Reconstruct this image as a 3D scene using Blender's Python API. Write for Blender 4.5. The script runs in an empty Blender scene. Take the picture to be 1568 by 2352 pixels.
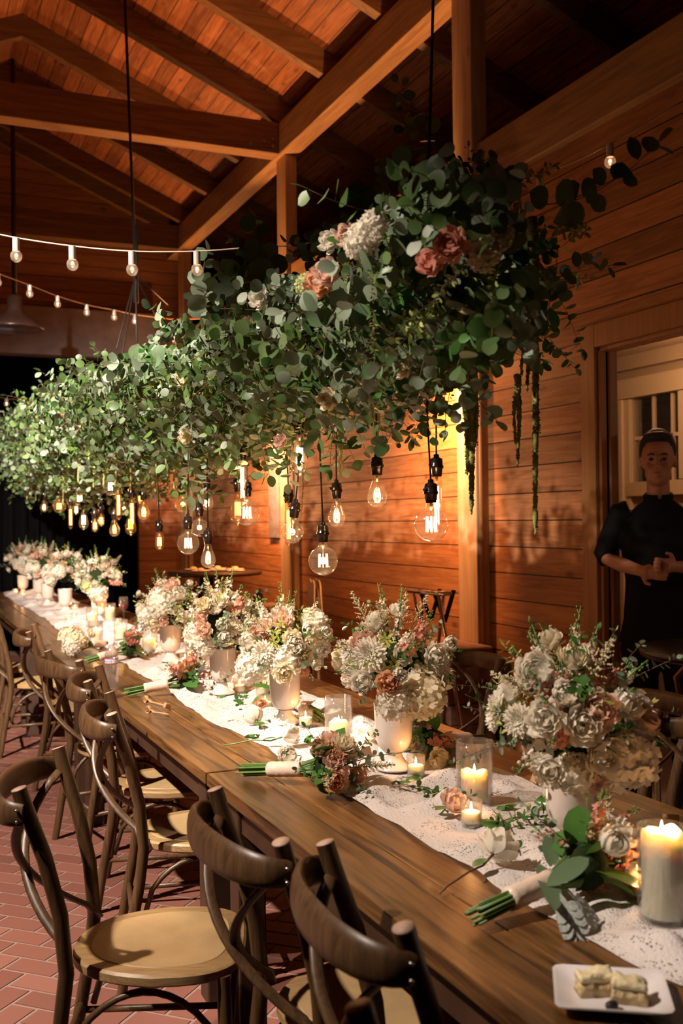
import bpy, math, random
from math import sin, cos, pi, radians, sqrt, atan2
from mathutils import Vector as V, Matrix, noise

SC = bpy.context.scene
COL = SC.collection
R = random.Random(7)

# ------------------------------------------------------------------ camera, world, exposure
H = 1.52
YAW, PITCH, ROLL, FPX = .41155, .00713, .01185, 2397.6
CAMLOC = V((0, 0, H))
FW = V((sin(YAW)*cos(PITCH), cos(YAW)*cos(PITCH), sin(PITCH)))
_r0 = V((cos(YAW), -sin(YAW), 0)); _u0 = _r0.cross(FW)
RT = _r0*cos(ROLL) - _u0*sin(ROLL); UP = _u0*cos(ROLL) + _r0*sin(ROLL)
cam_data = bpy.data.cameras.new('camera'); cam = bpy.data.objects.new('camera', cam_data); COL.objects.link(cam)
cam_data.sensor_fit = 'VERTICAL'; cam_data.sensor_height = 36; cam_data.lens = 36*FPX/2352
cam.matrix_world = Matrix(((RT.x, UP.x, -FW.x, 0), (RT.y, UP.y, -FW.y, 0), (RT.z, UP.z, -FW.z, H), (0, 0, 0, 1)))
cam_data.dof.use_dof = True; cam_data.dof.focus_distance = 3.3; cam_data.dof.aperture_fstop = 4.0
cam_data.clip_start = .02
SC.camera = cam
SC.view_settings.view_transform = 'Standard'; SC.view_settings.look = 'None'
SC.view_settings.exposure = 0.0; SC.view_settings.gamma = 1; SC.view_settings.use_curve_mapping = False
try:
    SC.cycles.max_bounces = 6; SC.cycles.diffuse_bounces = 2; SC.cycles.glossy_bounces = 3
    SC.cycles.transmission_bounces = 4; SC.cycles.transparent_max_bounces = 24
    SC.cycles.caustics_reflective = False; SC.cycles.caustics_refractive = False
    SC.cycles.sample_clamp_indirect = 3; SC.cycles.sample_clamp_direct = 0
except Exception: pass
world = bpy.data.worlds.new('night'); SC.world = world; world.use_nodes = True
world.node_tree.nodes['Background'].inputs[0].default_value = (.35, .3, .4, 1)
world.node_tree.nodes['Background'].inputs[1].default_value = .002

def P(x, y, X=None, Y=None, Z=None, D=None):
    d = FW*FPX + RT*(x-784) - UP*(y-1176); d /= FPX
    if D is not None: t = D
    elif X is not None: t = X/d.x
    elif Y is not None: t = Y/d.y
    else: t = (Z-H)/d.z
    return CAMLOC + d*t

WARM = (1, .42, .12)
def lamp(name, kind, loc, energy, color, radius=.02, target=None, size=60, blend=.5, parent=None):
    d = bpy.data.lights.new(name, kind); d.energy = energy; d.color = color; d.shadow_soft_size = radius
    o = bpy.data.objects.new(name, d); COL.objects.link(o); o.location = loc
    if kind == 'SPOT': d.spot_size = radians(size); d.spot_blend = blend
    if target is not None: o.rotation_euler = (V(target)-V(loc)).to_track_quat('-Z', 'Y').to_euler()
    if parent: o.parent = parent
    return o
# stage light on the left aisle: one hard white spot, then two added spots
lamp('stage_and_fill_spot', 'SPOT', (-1.5, 3.15, 3.9), 1800, (1, .86, .72), .05, (-1.5+.43*5, 3.15+.513*5, 3.9-.743*5), 80, .5)
lamp('stage_and_fill_spot', 'SPOT', (-1.5, 3.25, 3.9), 2600, (1, .87, .74), .05, (1.25, 8.6, 1.5), 46, .6)  # added spot, brightens the far tables and greenery
lamp('stage_and_fill_spot', 'SPOT', (-1.6, 2.35, 3.75), 800, (1, .84, .70), .04, (1.3, 2.35, .8), 38, .55)  # added spot, brightens the near urns and chairs
# amber washers on the wall posts (fixtures are built further down)
AMBER = (1, .43, .15)
SCONCE = [(2.87, 5.46, 2.46, 330, 0), (2.9, 8.56, 2.42, 380, 330), (3.0, 11.75, 2.42, 30, 110)]
for x, y, z, ed, eu in SCONCE:
    lamp('washer_light', 'POINT', (x, y, z), ed*.05, AMBER, .03)
    lamp('washer_light', 'SPOT', (x, y, z-.03), ed, AMBER, .03, (x+.38, y+.35, 1.75), 100, .8)
    if eu: lamp('washer_light', 'SPOT', (x, y, z+.06), eu, AMBER, .03, (x-.7, y-1.7, 5.3), 116, .5)
lamp('washer_light', 'SPOT', (2.95, 5.46, 2.56), 210, AMBER, .03, (3.12, 6.35, 4.65), 56, .5)
lamp('washer_light', 'SPOT', (2.95, 11.75, 2.56), 120, AMBER, .03, (3.15, 10.6, 4.65), 60, .5)
lamp('side_room_light', 'POINT', (4.2, 5.0, 2.45), 16, (1, .62, .32), .1)
lamp('side_room_light', 'POINT', (4.6, 2.4, 2.2), 7, (1, .70, .5), .1)

# ------------------------------------------------------------------ materials
def nt(m):
    m.use_nodes = True; t = m.node_tree; return t, t.nodes, t.links
def mat(name, col, rough=.6, metal=0, spec=.5, sub=0, bump=0, bscale=40, trans=0, var=0, vscale=8):
    m = bpy.data.materials.new(name); t, N, L = nt(m); b = N['Principled BSDF']
    b.inputs['Base Color'].default_value = (*col, 1); b.inputs['Roughness'].default_value = rough
    b.inputs['Metallic'].default_value = metal; b.inputs['Specular IOR Level'].default_value = spec
    tc = N.new('ShaderNodeTexCoord')
    if var:
        n = N.new('ShaderNodeTexNoise'); n.inputs['Scale'].default_value = vscale; n.inputs['Detail'].default_value = 4
        r = N.new('ShaderNodeValToRGB')
        r.color_ramp.elements[0].position = .3; r.color_ramp.elements[1].position = .7
        r.color_ramp.elements[0].color = (*[c*(1-var) for c in col], 1); r.color_ramp.elements[1].color = (*[min(1, c*(1+var*.6)) for c in col], 1)
        L.new(tc.outputs['Object'], n.inputs['Vector']); L.new(n.outputs['Fac'], r.inputs[0]); L.new(r.outputs[0], b.inputs['Base Color'])
    if bump:
        n = N.new('ShaderNodeTexNoise'); n.inputs['Scale'].default_value = bscale; n.inputs['Detail'].default_value = 5
        bu = N.new('ShaderNodeBump'); bu.inputs['Strength'].default_value = bump; bu.inputs['Distance'].default_value = .01
        L.new(tc.outputs['Object'], n.inputs['Vector']); L.new(n.outputs['Fac'], bu.inputs['Height']); L.new(bu.outputs[0], b.inputs['Normal'])
    if trans:
        tr = N.new('ShaderNodeBsdfTranslucent'); tr.inputs[0].default_value = (*col, 1)
        mx = N.new('ShaderNodeMixShader'); mx.inputs[0].default_value = trans
        o = N['Material Output']; L.new(b.outputs[0], mx.inputs[1]); L.new(tr.outputs[0], mx.inputs[2]); L.new(mx.outputs[0], o.inputs[0])
        if var: L.new(r.outputs[0], tr.inputs[0])
    return m
def leafmat(name, cols, rough=.45, trans=.25, spec=.4):
    m = bpy.data.materials.new(name); t, N, L = nt(m); b = N['Principled BSDF']
    g = N.new('ShaderNodeNewGeometry'); r = N.new('ShaderNodeValToRGB')
    e = r.color_ramp.elements
    while len(e) < len(cols): e.new(.5)
    for i, c in enumerate(cols): e[i].position = i/(len(cols)-1); e[i].color = (*c, 1)
    L.new(g.outputs['Random Per Island'], r.inputs[0]); L.new(r.outputs[0], b.inputs['Base Color'])
    b.inputs['Roughness'].default_value = rough; b.inputs['Specular IOR Level'].default_value = spec
    tr = N.new('ShaderNodeBsdfTranslucent'); mx = N.new('ShaderNodeMixShader'); mx.inputs[0].default_value = trans
    L.new(r.outputs[0], tr.inputs[0]); L.new(b.outputs[0], mx.inputs[1]); L.new(tr.outputs[0], mx.inputs[2]); L.new(mx.outputs[0], N['Material Output'].inputs[0])
    return m
def boards(name, cA, cB, axis, pitch, grain_axis, rough=.5, groove=.05, knots=True, gcol=(.02, .008, .004), bumpv=.5, gs=1.0, spec=.4):
    """wood boards laid side by side along `axis`, grain running along `grain_axis` (0 x, 1 y, 2 z)"""
    m = bpy.data.materials.new(name); t, N, L = nt(m); b = N['Principled BSDF']
    tc = N.new('ShaderNodeTexCoord'); sp = N.new('ShaderNodeSeparateXYZ'); L.new(tc.outputs['Object'], sp.inputs[0])
    def math_(op, a, c=None):
        n = N.new('ShaderNodeMath'); n.operation = op
        for i, v in enumerate((a, c)):
            if v is None: continue
            if isinstance(v, (int, float)): n.inputs[i].default_value = v
            else: L.new(v, n.inputs[i])
        return n.outputs[0]
    q = math_('DIVIDE', sp.outputs[axis], pitch); fl = math_('FLOOR', q); fr = math_('FRACT', q)
    wn = N.new('ShaderNodeTexWhiteNoise'); wn.noise_dimensions = '1D'; L.new(fl, wn.inputs['W'])
    mp = N.new('ShaderNodeMapping'); sc = [16*gs]*3; sc[grain_axis] = 1.1*gs; mp.inputs['Scale'].default_value = sc
    off = N.new('ShaderNodeCombineXYZ')
    for i in range(3): L.new(math_('MULTIPLY', wn.outputs['Value'], 37.0), off.inputs[i])
    L.new(off.outputs[0], mp.inputs['Location']); L.new(tc.outputs['Object'], mp.inputs['Vector'])
    n = N.new('ShaderNodeTexNoise'); n.inputs['Scale'].default_value = 2.2; n.inputs['Detail'].default_value = 7; n.inputs['Distortion'].default_value = 1.2
    L.new(mp.outputs[0], n.inputs['Vector'])
    r = N.new('ShaderNodeValToRGB'); r.color_ramp.elements[0].position = .32; r.color_ramp.elements[1].position = .68
    r.color_ramp.elements[0].color = (*cA, 1); r.color_ramp.elements[1].color = (*cB, 1); L.new(n.outputs['Fac'], r.inputs[0])
    hs = N.new('ShaderNodeHueSaturation'); L.new(r.outputs[0], hs.inputs['Color'])
    L.new(math_('ADD', math_('MULTIPLY', wn.outputs['Value'], .5), .72), hs.inputs['Value'])
    last = hs.outputs[0]
    if knots:
        mk = N.new('ShaderNodeMapping'); s2 = [5.2]*3; s2[grain_axis] = 2.6; mk.inputs['Scale'].default_value = s2
        L.new(tc.outputs['Object'], mk.inputs['Vector']); vo = N.new('ShaderNodeTexVoronoi'); L.new(mk.outputs[0], vo.inputs['Vector'])
        vo.inputs['Scale'].default_value = 1
        kr = N.new('ShaderNodeValToRGB'); kr.color_ramp.elements[0].position = .03; kr.color_ramp.elements[1].position = .14
        kr.color_ramp.elements[0].color = (.25, .25, .25, 1); kr.color_ramp.elements[1].color = (1, 1, 1, 1)
        L.new(vo.outputs['Distance'], kr.inputs[0])
        mu = N.new('ShaderNodeMixRGB'); mu.blend_type = 'MULTIPLY'; mu.inputs[0].default_value = .8
        L.new(last, mu.inputs[1]); L.new(kr.outputs[0], mu.inputs[2]); last = mu.outputs[0]
    gr = math_('LESS_THAN', fr, groove)
    mg = N.new('ShaderNodeMixRGB'); L.new(gr, mg.inputs[0]); L.new(last, mg.inputs[1]); mg.inputs[2].default_value = (*gcol, 1)
    L.new(mg.outputs[0], b.inputs['Base Color']); b.inputs['Roughness'].default_value = rough; b.inputs['Specular IOR Level'].default_value = spec
    hsum = math_('SUBTRACT', math_('MULTIPLY', n.outputs['Fac'], .12), gr)
    bu = N.new('ShaderNodeBump'); bu.inputs['Strength'].default_value = bumpv; bu.inputs['Distance'].default_value = .006
    L.new(hsum, bu.inputs['Height']); L.new(bu.outputs[0], b.inputs['Normal'])
    return m
def emis(name, col, s):
    m = bpy.data.materials.new(name); t, N, L = nt(m); N.remove(N['Principled BSDF'])
    e = N.new('ShaderNodeEmission'); e.inputs[0].default_value = (*col, 1); e.inputs[1].default_value = s
    L.new(e.outputs[0], N['Material Output'].inputs[0]); m.cycles.emission_sampling = 'NONE'; return m
def glassmat(name, tint=(1, 1, 1), edge=.35, base=.03, rough=.02, haze=0):
    m = bpy.data.materials.new(name); t, N, L = nt(m); N.remove(N['Principled BSDF'])
    tr = N.new('ShaderNodeBsdfTransparent'); tr.inputs[0].default_value = (*tint, 1)
    gl = N.new('ShaderNodeBsdfGlossy'); gl.inputs['Roughness'].default_value = rough
    lw = N.new('ShaderNodeLayerWeight'); lw.inputs['Blend'].default_value = .25
    ma = N.new('ShaderNodeMath'); ma.operation = 'MULTIPLY_ADD'; ma.inputs[1].default_value = edge; ma.inputs[2].default_value = base
    L.new(lw.outputs['Facing'], ma.inputs[0])
    mx = N.new('ShaderNodeMixShader'); L.new(ma.outputs[0], mx.inputs[0]); L.new(tr.outputs[0], mx.inputs[1]); L.new(gl.outputs[0], mx.inputs[2])
    last = mx
    if haze:
        tl = N.new('ShaderNodeBsdfTranslucent'); tl.inputs[0].default_value = (1, .93, .85, 1); df = N.new('ShaderNodeBsdfDiffuse'); ad = N.new('ShaderNodeMixShader')
        L.new(tl.outputs[0], ad.inputs[1]); L.new(df.outputs[0], ad.inputs[2]); m2 = N.new('ShaderNodeMixShader'); m2.inputs[0].default_value = haze
        L.new(mx.outputs[0], m2.inputs[1]); L.new(ad.outputs[0], m2.inputs[2]); last = m2
    L.new(last.outputs[0], N['Material Output'].inputs[0]); return m

M = {}
M['wallboard'] = boards('pine wall boards', (.27, .10, .038), (.47, .20, .078), 2, .15, 1, .55, .045)
M['backboard'] = boards('pine gable boards', (.26, .10, .045), (.42, .18, .075), 2, .15, 0, .6, .045)
M['deck'] = boards('roof deck boards', (.26, .085, .035), (.52, .20, .075), 0, .125, 1, .6, .05)
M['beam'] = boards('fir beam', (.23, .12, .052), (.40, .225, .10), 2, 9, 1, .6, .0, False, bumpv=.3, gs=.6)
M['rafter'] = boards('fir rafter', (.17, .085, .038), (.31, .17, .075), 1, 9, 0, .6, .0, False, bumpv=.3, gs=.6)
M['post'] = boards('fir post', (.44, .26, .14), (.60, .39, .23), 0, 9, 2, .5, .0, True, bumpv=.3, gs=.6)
M['trimwood'] = boards('door trim wood', (.30, .13, .05), (.42, .19, .075), 0, 9, 2, .5, .0, False, bumpv=.2, gs=.6)
M['black'] = mat('black metal', (.012, .011, .010), .5, .3)
M['blackcloth'] = mat('black cloth', (.006, .006, .007), .9, spec=.1, bump=.2, bscale=60)
M['dark'] = mat('dark void', (.01, .008, .008), .9, spec=.1)
M['greypaint'] = mat('grey painted timber', (.22, .17, .16), .7, var=.2)
M['cream'] = mat('cream painted trim', (.78, .58, .38), .5)
M['ivory'] = mat('ivory ceiling paint', (.55, .38, .25), .7)
M['concrete'] = mat('pale floor', (.55, .42, .36), .5, var=.15, vscale=2)
M['stone'] = mat('red brown stone', (.17, .075, .045), .8, bump=.5, bscale=14, var=.4, vscale=10)
M['mortar'] = mat('mortar', (.24, .155, .125), .9, bump=.3)
M['brick'] = leafmat('red brick paver', [(.14, .052, .037), (.21, .08, .056), (.17, .06, .043), (.24, .098, .07)], .65, 0, .4)
M['table'] = boards('stained farm table', (.034, .013, .004), (.25, .112, .030), 0, .2, 1, .30, .018, True, (.008, .004, .002), .55, 1.0, .5)
M['tableleg'] = mat('dark table frame', (.05, .022, .01), .5, var=.3)
M['chair'] = boards('bentwood brown', (.07, .035, .016), (.14, .072, .031), 1, 9, 2, .38, .0, False, bumpv=.15, gs=2)
M['endgrain'] = mat('pale end grain', (.46, .30, .22), .6)
M['seatrim'] = boards('seat rim oak', (.26, .15, .066), (.40, .25, .11), 2, 9, 1, .42, .0, False, bumpv=.3, gs=2.5)
M['seatpan'] = mat('seat panel', (.44, .29, .14), .45, var=.15, vscale=9)
M['steel'] = mat('bright screw', (.6, .55, .5), .25, 1)
M['chrome'] = mat('chrome tube', (.75, .6, .5), .2, 1)
M['bakelite'] = mat('dark bakelite', (.018, .010, .008), .22, spec=.7)
M['cordblk'] = mat('black cord', (.010, .009, .008), .6)
M['whitecord'] = mat('ivory cord', (.62, .48, .38), .6)
M['greysocket'] = mat('grey socket', (.45, .38, .33), .5)
M['bulbglass'] = glassmat('clear bulb glass', (1, .97, .92), .55, .03, haze=.012)
M['festoonglass'] = glassmat('festoon bulb glass', (1, .93, .85), .6, .06, haze=.10)
M['plastic'] = glassmat('clear plastic with water', (.93, .92, .92), .7, .14, .06, .10)
M['amberglass'] = glassmat('amber bulb glass', (1, .80, .5), .45, .05, haze=.02)
M['glass'] = glassmat('clear glass', (.98, .98, .97), .5, .04, haze=.03)
M['filament'] = emis('glowing filament', (1, .62, .28), 26)
M['filament_far'] = emis('glowing amber filament', (1, .50, .16), 9)
M['hot'] = emis('hot bulb coil', (1, .70, .38), 30)
M['festoon'] = emis('festoon coil', (1, .62, .34), 12)
M['flame'] = emis('candle flame', (1, .66, .30), 22)
def waxmat():
    m = bpy.data.materials.new('ivory wax'); t, N, L = nt(m); b = N['Principled BSDF']
    b.inputs['Base Color'].default_value = (.95, .86, .66, 1); b.inputs['Roughness'].default_value = .45
    b.inputs['Subsurface Weight'].default_value = 1; b.inputs['Subsurface Radius'].default_value = (1, .75, .5); b.inputs['Subsurface Scale'].default_value = .02
    return m
M['wax'] = waxmat()
M['wick'] = mat('burnt wick', (.02, .015, .01), .9)
M['ceramic'] = mat('glazed ivory ceramic', (.72, .62, .55), .18, spec=.6, var=.06, vscale=12)
M['plate'] = mat('white plate', (.80, .74, .74), .3)
M['cake'] = mat('crumb cake', (.62, .46, .24), .9, bump=1.2, bscale=70, var=.35, vscale=60)
M['icing'] = mat('cream icing', (.78, .66, .40), .7, bump=.8, bscale=50)
M['choc'] = mat('dark chocolate piece', (.02, .014, .012), .6)
M['satin'] = mat('blush satin ribbon', (.78, .60, .48), .35, bump=.4, bscale=30)
M['kraft'] = mat('kraft paper', (.46, .24, .12), .7)
M['curl'] = mat('tan wood curl', (.52, .28, .13), .5)
M['fringe'] = mat('cream fringe', (.72, .50, .33), .85, bump=1, bscale=30)
M['skin'] = mat('skin', (.50, .24, .16), .5, var=.08)
M['shirt'] = mat('black shirt', (.008, .008, .009), .85, spec=.15)
M['trouser'] = mat('black trousers', (.007, .007, .008), .85, spec=.15)
M['hair'] = mat('dark hair', (.018, .011, .008), .55, bump=.8, bscale=90)
M['stem'] = mat('green stem', (.12, .22, .05), .5, var=.3, vscale=30)
M['twig'] = mat('brown twig', (.13, .065, .035), .7)
M['euc'] = leafmat('eucalyptus leaf', [(.06, .12, .03), (.15, .23, .08), (.09, .17, .04), (.22, .30, .15), (.12, .20, .04), (.03, .09, .02), (.20, .26, .12)], .42, .22)
M['silver'] = leafmat('silver dollar leaf', [(.13, .20, .10), (.28, .34, .24), (.08, .16, .06), (.38, .42, .34)], .5, .2)
M['deepgreen'] = leafmat('deep green leaf', [(.03, .10, .02), (.05, .16, .03), (.08, .20, .04), (.02, .07, .02)], .3, .15, .6)
M['lime'] = leafmat('variegated leaf', [(.42, .42, .08), (.20, .32, .06), (.55, .50, .14), (.30, .38, .08)], .45, .3)
M['dusty'] = mat('dusty miller leaf', (.50, .54, .50), .85, bump=.5, bscale=60, trans=.15)
M['core'] = mat('dark gap core', (.02, .032, .010), .9, spec=.1, bump=1, bscale=20)  # near-black green, makes gaps in the foliage look shaded
M['amar'] = mat('green amaranthus', (.42, .42, .12), .8, bump=.25, bscale=160, var=.4, vscale=60, trans=.1)
M['amarred'] = mat('russet amaranthus', (.40, .24, .10), .8, bump=.25, bscale=160, var=.4, vscale=60, trans=.1)
for k, c in dict(white=(.96, .90, .77), cream=(.90, .80, .58), blush=(.92, .66, .53), coral=(.82, .40, .30), peach=(.86, .50, .30), dusky=(.60, .26, .19), limew=(.66, .70, .36), greenbud=(.34, .42, .14)).items():
    M['p_'+k] = mat(k+' petal', c, .6, spec=.25, trans=.42, var=.07, vscale=30)

def lacemat():
    m = bpy.data.materials.new('white lace'); t, N, L = nt(m); b = N['Principled BSDF']
    b.inputs['Base Color'].default_value = (.82, .74, .70, 1); b.inputs['Roughness'].default_value = .85; b.inputs['Specular IOR Level'].default_value = .15
    tc = N.new('ShaderNodeTexCoord')
    mp = N.new('ShaderNodeMapping'); mp.inputs['Scale'].default_value = (1, .75, 1); L.new(tc.outputs['UV'], mp.inputs[0])
    v1 = N.new('ShaderNodeTexVoronoi'); v1.inputs['Scale'].default_value = 190; L.new(mp.outputs[0], v1.inputs['Vector'])
    w = N.new('ShaderNodeTexVoronoi'); w.inputs['Scale'].default_value = 13; w.feature = 'DISTANCE_TO_EDGE'; L.new(mp.outputs[0], w.inputs['Vector'])
    n = N.new('ShaderNodeTexNoise'); n.inputs['Scale'].default_value = 22; L.new(mp.outputs[0], n.inputs['Vector'])
    lt = N.new('ShaderNodeMath'); lt.operation = 'LESS_THAN'; lt.inputs[1].default_value = .31; L.new(v1.outputs['Distance'], lt.inputs[0])
    g1 = N.new('ShaderNodeMath'); g1.operation = 'GREATER_THAN'; g1.inputs[1].default_value = .10; L.new(w.outputs['Distance'], g1.inputs[0])
    g2 = N.new('ShaderNodeMath'); g2.operation = 'GREATER_THAN'; g2.inputs[1].default_value = .40; L.new(n.outputs['Fac'], g2.inputs[0])
    m1 = N.new('ShaderNodeMath'); m1.operation = 'MULTIPLY'; L.new(lt.outputs[0], m1.inputs[0]); L.new(g1.outputs[0], m1.inputs[1])
    m2 = N.new('ShaderNodeMath'); m2.operation = 'MULTIPLY'; L.new(m1.outputs[0], m2.inputs[0]); L.new(g2.outputs[0], m2.inputs[1])
    m3 = N.new('ShaderNodeMath'); m3.operation = 'MULTIPLY'; L.new(m2.outputs[0], m3.inputs[0]); m3.inputs[1].default_value = .85
    tl = N.new('ShaderNodeBsdfTranslucent'); tl.inputs[0].default_value = (.8, .68, .6, 1)
    mt = N.new('ShaderNodeMixShader'); mt.inputs[0].default_value = .2; L.new(b.outputs[0], mt.inputs[1]); L.new(tl.outputs[0], mt.inputs[2])
    tr = N.new('ShaderNodeBsdfTransparent'); mx = N.new('ShaderNodeMixShader')
    L.new(m3.outputs[0], mx.inputs[0]); L.new(mt.outputs[0], mx.inputs[1]); L.new(tr.outputs[0], mx.inputs[2]); L.new(mx.outputs[0], N['Material Output'].inputs[0])
    bu = N.new('ShaderNodeBump'); bu.inputs['Strength'].default_value = .5; bu.inputs['Distance'].default_value = .003
    L.new(v1.outputs['Distance'], bu.inputs['Height']); L.new(bu.outputs[0], b.inputs['Normal'])
    return m
M['lace'] = lacemat()

# ------------------------------------------------------------------ mesh helpers
class MB:
    def __init__(s): s.v = []; s.f = []; s.m = []
    def add(s, v, f, m=0):
        k = len(s.v); s.v.extend([tuple(p) for p in v]); s.f.extend([tuple(i+k for i in q) for q in f]); s.m.extend([m]*len(f)); return s
    def merge(s, o, mx=None):
        k = len(s.v)
        if mx is None: s.v.extend(o.v)
        else: s.v.extend([tuple(mx @ V(p)) for p in o.v])
        s.f.extend([tuple(i+k for i in q) for q in o.f]); s.m.extend(o.m); return s
    def box(s, a, b, m=0, mx=None):
        x0, y0, z0 = a; x1, y1, z1 = b
        v = [V(p) for p in ((x0,y0,z0),(x1,y0,z0),(x1,y1,z0),(x0,y1,z0),(x0,y0,z1),(x1,y0,z1),(x1,y1,z1),(x0,y1,z1))]
        if mx is not None: v = [mx @ p for p in v]
        return s.add(v, ((0,3,2,1),(4,5,6,7),(0,1,5,4),(1,2,6,5),(2,3,7,6),(3,0,4,7)), m)
    def tube(s, pts, r, n=8, m=0, flat=None, cap=True, up=None):
        pts = [V(p) for p in pts]; k = len(pts); rings = []
        rr = r if isinstance(r, (list, tuple)) else [r]*k
        prev = V(up) if up is not None else None
        base = len(s.v)
        for i, p in enumerate(pts):
            t = (pts[min(i+1, k-1)]-pts[max(i-1, 0)])
            if t.length < 1e-9: t = V((0, 0, 1))
            t.normalize()
            if prev is None:
                a = V((0, 0, 1)) if abs(t.z) < .9 else V((1, 0, 0)); prev = a
            u = (prev - t*prev.dot(t))
            if u.length < 1e-6: u = t.orthogonal()
            u.normalize(); w = t.cross(u); prev = u
            fu, fw = (1, 1) if flat is None else flat
            for j in range(n):
                an = 2*pi*j/n; q = p + u*(cos(an)*rr[i]*fu) + w*(sin(an)*rr[i]*fw); s.v.append(tuple(q))
        for i in range(k-1):
            for j in range(n):
                a = base+i*n+j; b2 = base+i*n+(j+1) % n; s.f.append((a, b2, b2+n, a+n)); s.m.append(m)
        if cap:
            s.f.append(tuple(base+j for j in reversed(range(n)))); s.m.append(m)
            s.f.append(tuple(base+(k-1)*n+j for j in range(n))); s.m.append(m)
        return s
    def lathe(s, prof, n=24, m=0, c=(0, 0, 0), cap=True):
        base = len(s.v)
        for r, z in prof:
            for j in range(n):
                a = 2*pi*j/n; s.v.append((c[0]+r*cos(a), c[1]+r*sin(a), c[2]+z))
        for i in range(len(prof)-1):
            for j in range(n):
                a = base+i*n+j; b = base+i*n+(j+1) % n; s.f.append((a, b, b+n, a+n)); s.m.append(m)
        if cap:
            s.f.append(tuple(base+j for j in reversed(range(n)))); s.m.append(m)
            s.f.append(tuple(base+(len(prof)-1)*n+j for j in range(n))); s.m.append(m)
        return s
    def ball(s, c, r, n=10, k=7, m=0, sc=(1, 1, 1)):
        pr = [(max(1e-4, r*sin(pi*i/k)), -r*cos(pi*i/k)) for i in range(k+1)]
        b = MB().lathe(pr, n, m, cap=False)
        s.merge(b, Matrix.Translation(c) @ Matrix.Diagonal((*sc, 1))); return s
    def mesh(s, name, mats, smooth=True):
        me = bpy.data.meshes.new(name); me.from_pydata(s.v, [], s.f)
        for x in (mats if isinstance(mats, (list, tuple)) else [mats]): me.materials.append(M[x] if isinstance(x, str) else x)
        if any(s.m): me.polygons.foreach_set('material_index', s.m)
        me.polygons.foreach_set('use_smooth', [bool(smooth)]*len(s.f)); me.update(); return me
    def obj(s, name, mats, parent=None, smooth=True, loc=None, rot=None, sharp=None):
        me = s.mesh(name, mats, smooth)
        if sharp: 
            try: me.set_sharp_from_angle(angle=radians(sharp))
            except Exception: pass
        return link(name, me, parent, loc, rot)
def link(name, me, parent=None, loc=None, rot=None, scale=None):
    o = bpy.data.objects.new(name, me); COL.objects.link(o)
    if parent: o.parent = parent
    if loc is not None: o.location = loc
    if rot is not None: o.rotation_euler = rot
    if scale is not None: o.scale = (scale,)*3 if isinstance(scale, (int, float)) else scale
    return o
def tag(o, label=None, cat=None, group=None, kind=None):
    if label: o['label'] = label
    if cat: o['category'] = cat
    if group: o['group'] = group
    if kind: o['kind'] = kind
    return o
def thing(name, label, cat, loc=(0, 0, 0), rotz=0, group=None):
    o = bpy.data.objects.new(name, None); COL.objects.link(o); o.empty_display_size = .05
    o.location = loc; o.rotation_euler = (0, 0, rotz); return tag(o, label, cat, group)
def struct(name, mb, mats, label=None, smooth=False):
    o = mb.obj(name, mats, smooth=smooth); tag(o, label, None, None, 'structure'); return o
def align(d, up=None, roll=0):
    d = V(d).normalized(); q = d.to_track_quat('Z', 'Y'); return (q.to_matrix().to_4x4() @ Matrix.Rotation(roll, 4, 'Z'))
def bevel(o, w=.004, seg=2):
    b = o.modifiers.new('bevel', 'BEVEL'); b.width = w; b.segments = seg; b.limit_method = 'ANGLE'; return o
def copy_tree(o, parent=None):
    c = o.copy(); COL.objects.link(c); c.parent = parent
    for ch in [x for x in KIDS.get(o.name, [])]: copy_tree(ch, c)
    return c
KIDS = {}
def index_kids(root):
    KIDS[root.name] = [c for c in COL.objects if c.parent == root]
    for c in KIDS[root.name]: index_kids(c)

# ------------------------------------------------------------------ room shell
WX = 3.25                                  # face of the boarded right wall
YA, YB, YC = 5.39, 8.48, 11.85             # wall posts
RX, RZ, SL = 1.14, 5.82, .43               # ridge, rafter slope
DY0, DY1, DZ = 2.55, 4.24, 2.36            # doorway
def rz(x): return RZ - SL*abs(x-RX)

fl = MB(); fl.box((-3, -1, -.12), (7.5, 16, -.0025), 0)
ang = radians(45); W = .1
ca, sa = cos(ang), sin(ang)
def brick(cx, cy, horiz):
    g = .004; hw, hh = ((W-g), (W/2-g)) if horiz else ((W/2-g), (W-g))
    ps = [(cx+sx*hw, cy+sy*hh) for sx, sy in ((-1,-1),(1,-1),(1,1),(-1,1))]
    ps = [(x*ca-y*sa, x*sa+y*ca) for x, y in ps]
    mx_, my_ = sum(p[0] for p in ps)/4, sum(p[1] for p in ps)/4
    if not (-1.6 < mx_ < 3.3 and .2 < my_ < 12.5): return
    v = [(x, y, -.0125) for x, y in ps] + [(mx_+(x-mx_)*.96, my_+(y-my_)*.96, 0) for x, y in ps]
    fl.add(v, ((4,5,6,7),(0,1,5,4),(1,2,6,5),(2,3,7,6),(3,0,4,7)), 1)
for a in range(-30, 150):
    for b in range(-80, 130):
        d = (a-b) % 4
        if d == 0: brick((a+1)*W, (b+.5)*W, True)
        elif d == 3: brick((a+.5)*W, (b+1)*W, False)
fl.box((3.6, -.5, -.011), (7.5, 8, -.002), 2)
struct('floor', fl, ['mortar', 'brick', 'concrete'], 'red herringbone brick floor under the long table')

w = MB()
w.box((WX, -1, 0), (WX+.09, DY0, 3.45)); w.box((WX, DY1, 0), (WX+.09, 12.3, 3.45)); w.box((WX, DY0, DZ), (WX+.09, DY1, 3.45))
struct('wall_right', w, 'wallboard', 'pine boarded wall along the right side')
w = MB(); w.box((WX-.05, -1, 3.45), (WX+.2, 12.3, 3.72)); bevel(struct('trim_1', w, 'beam', 'dark timber plate along the top of the boarded wall'), .008)
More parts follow.
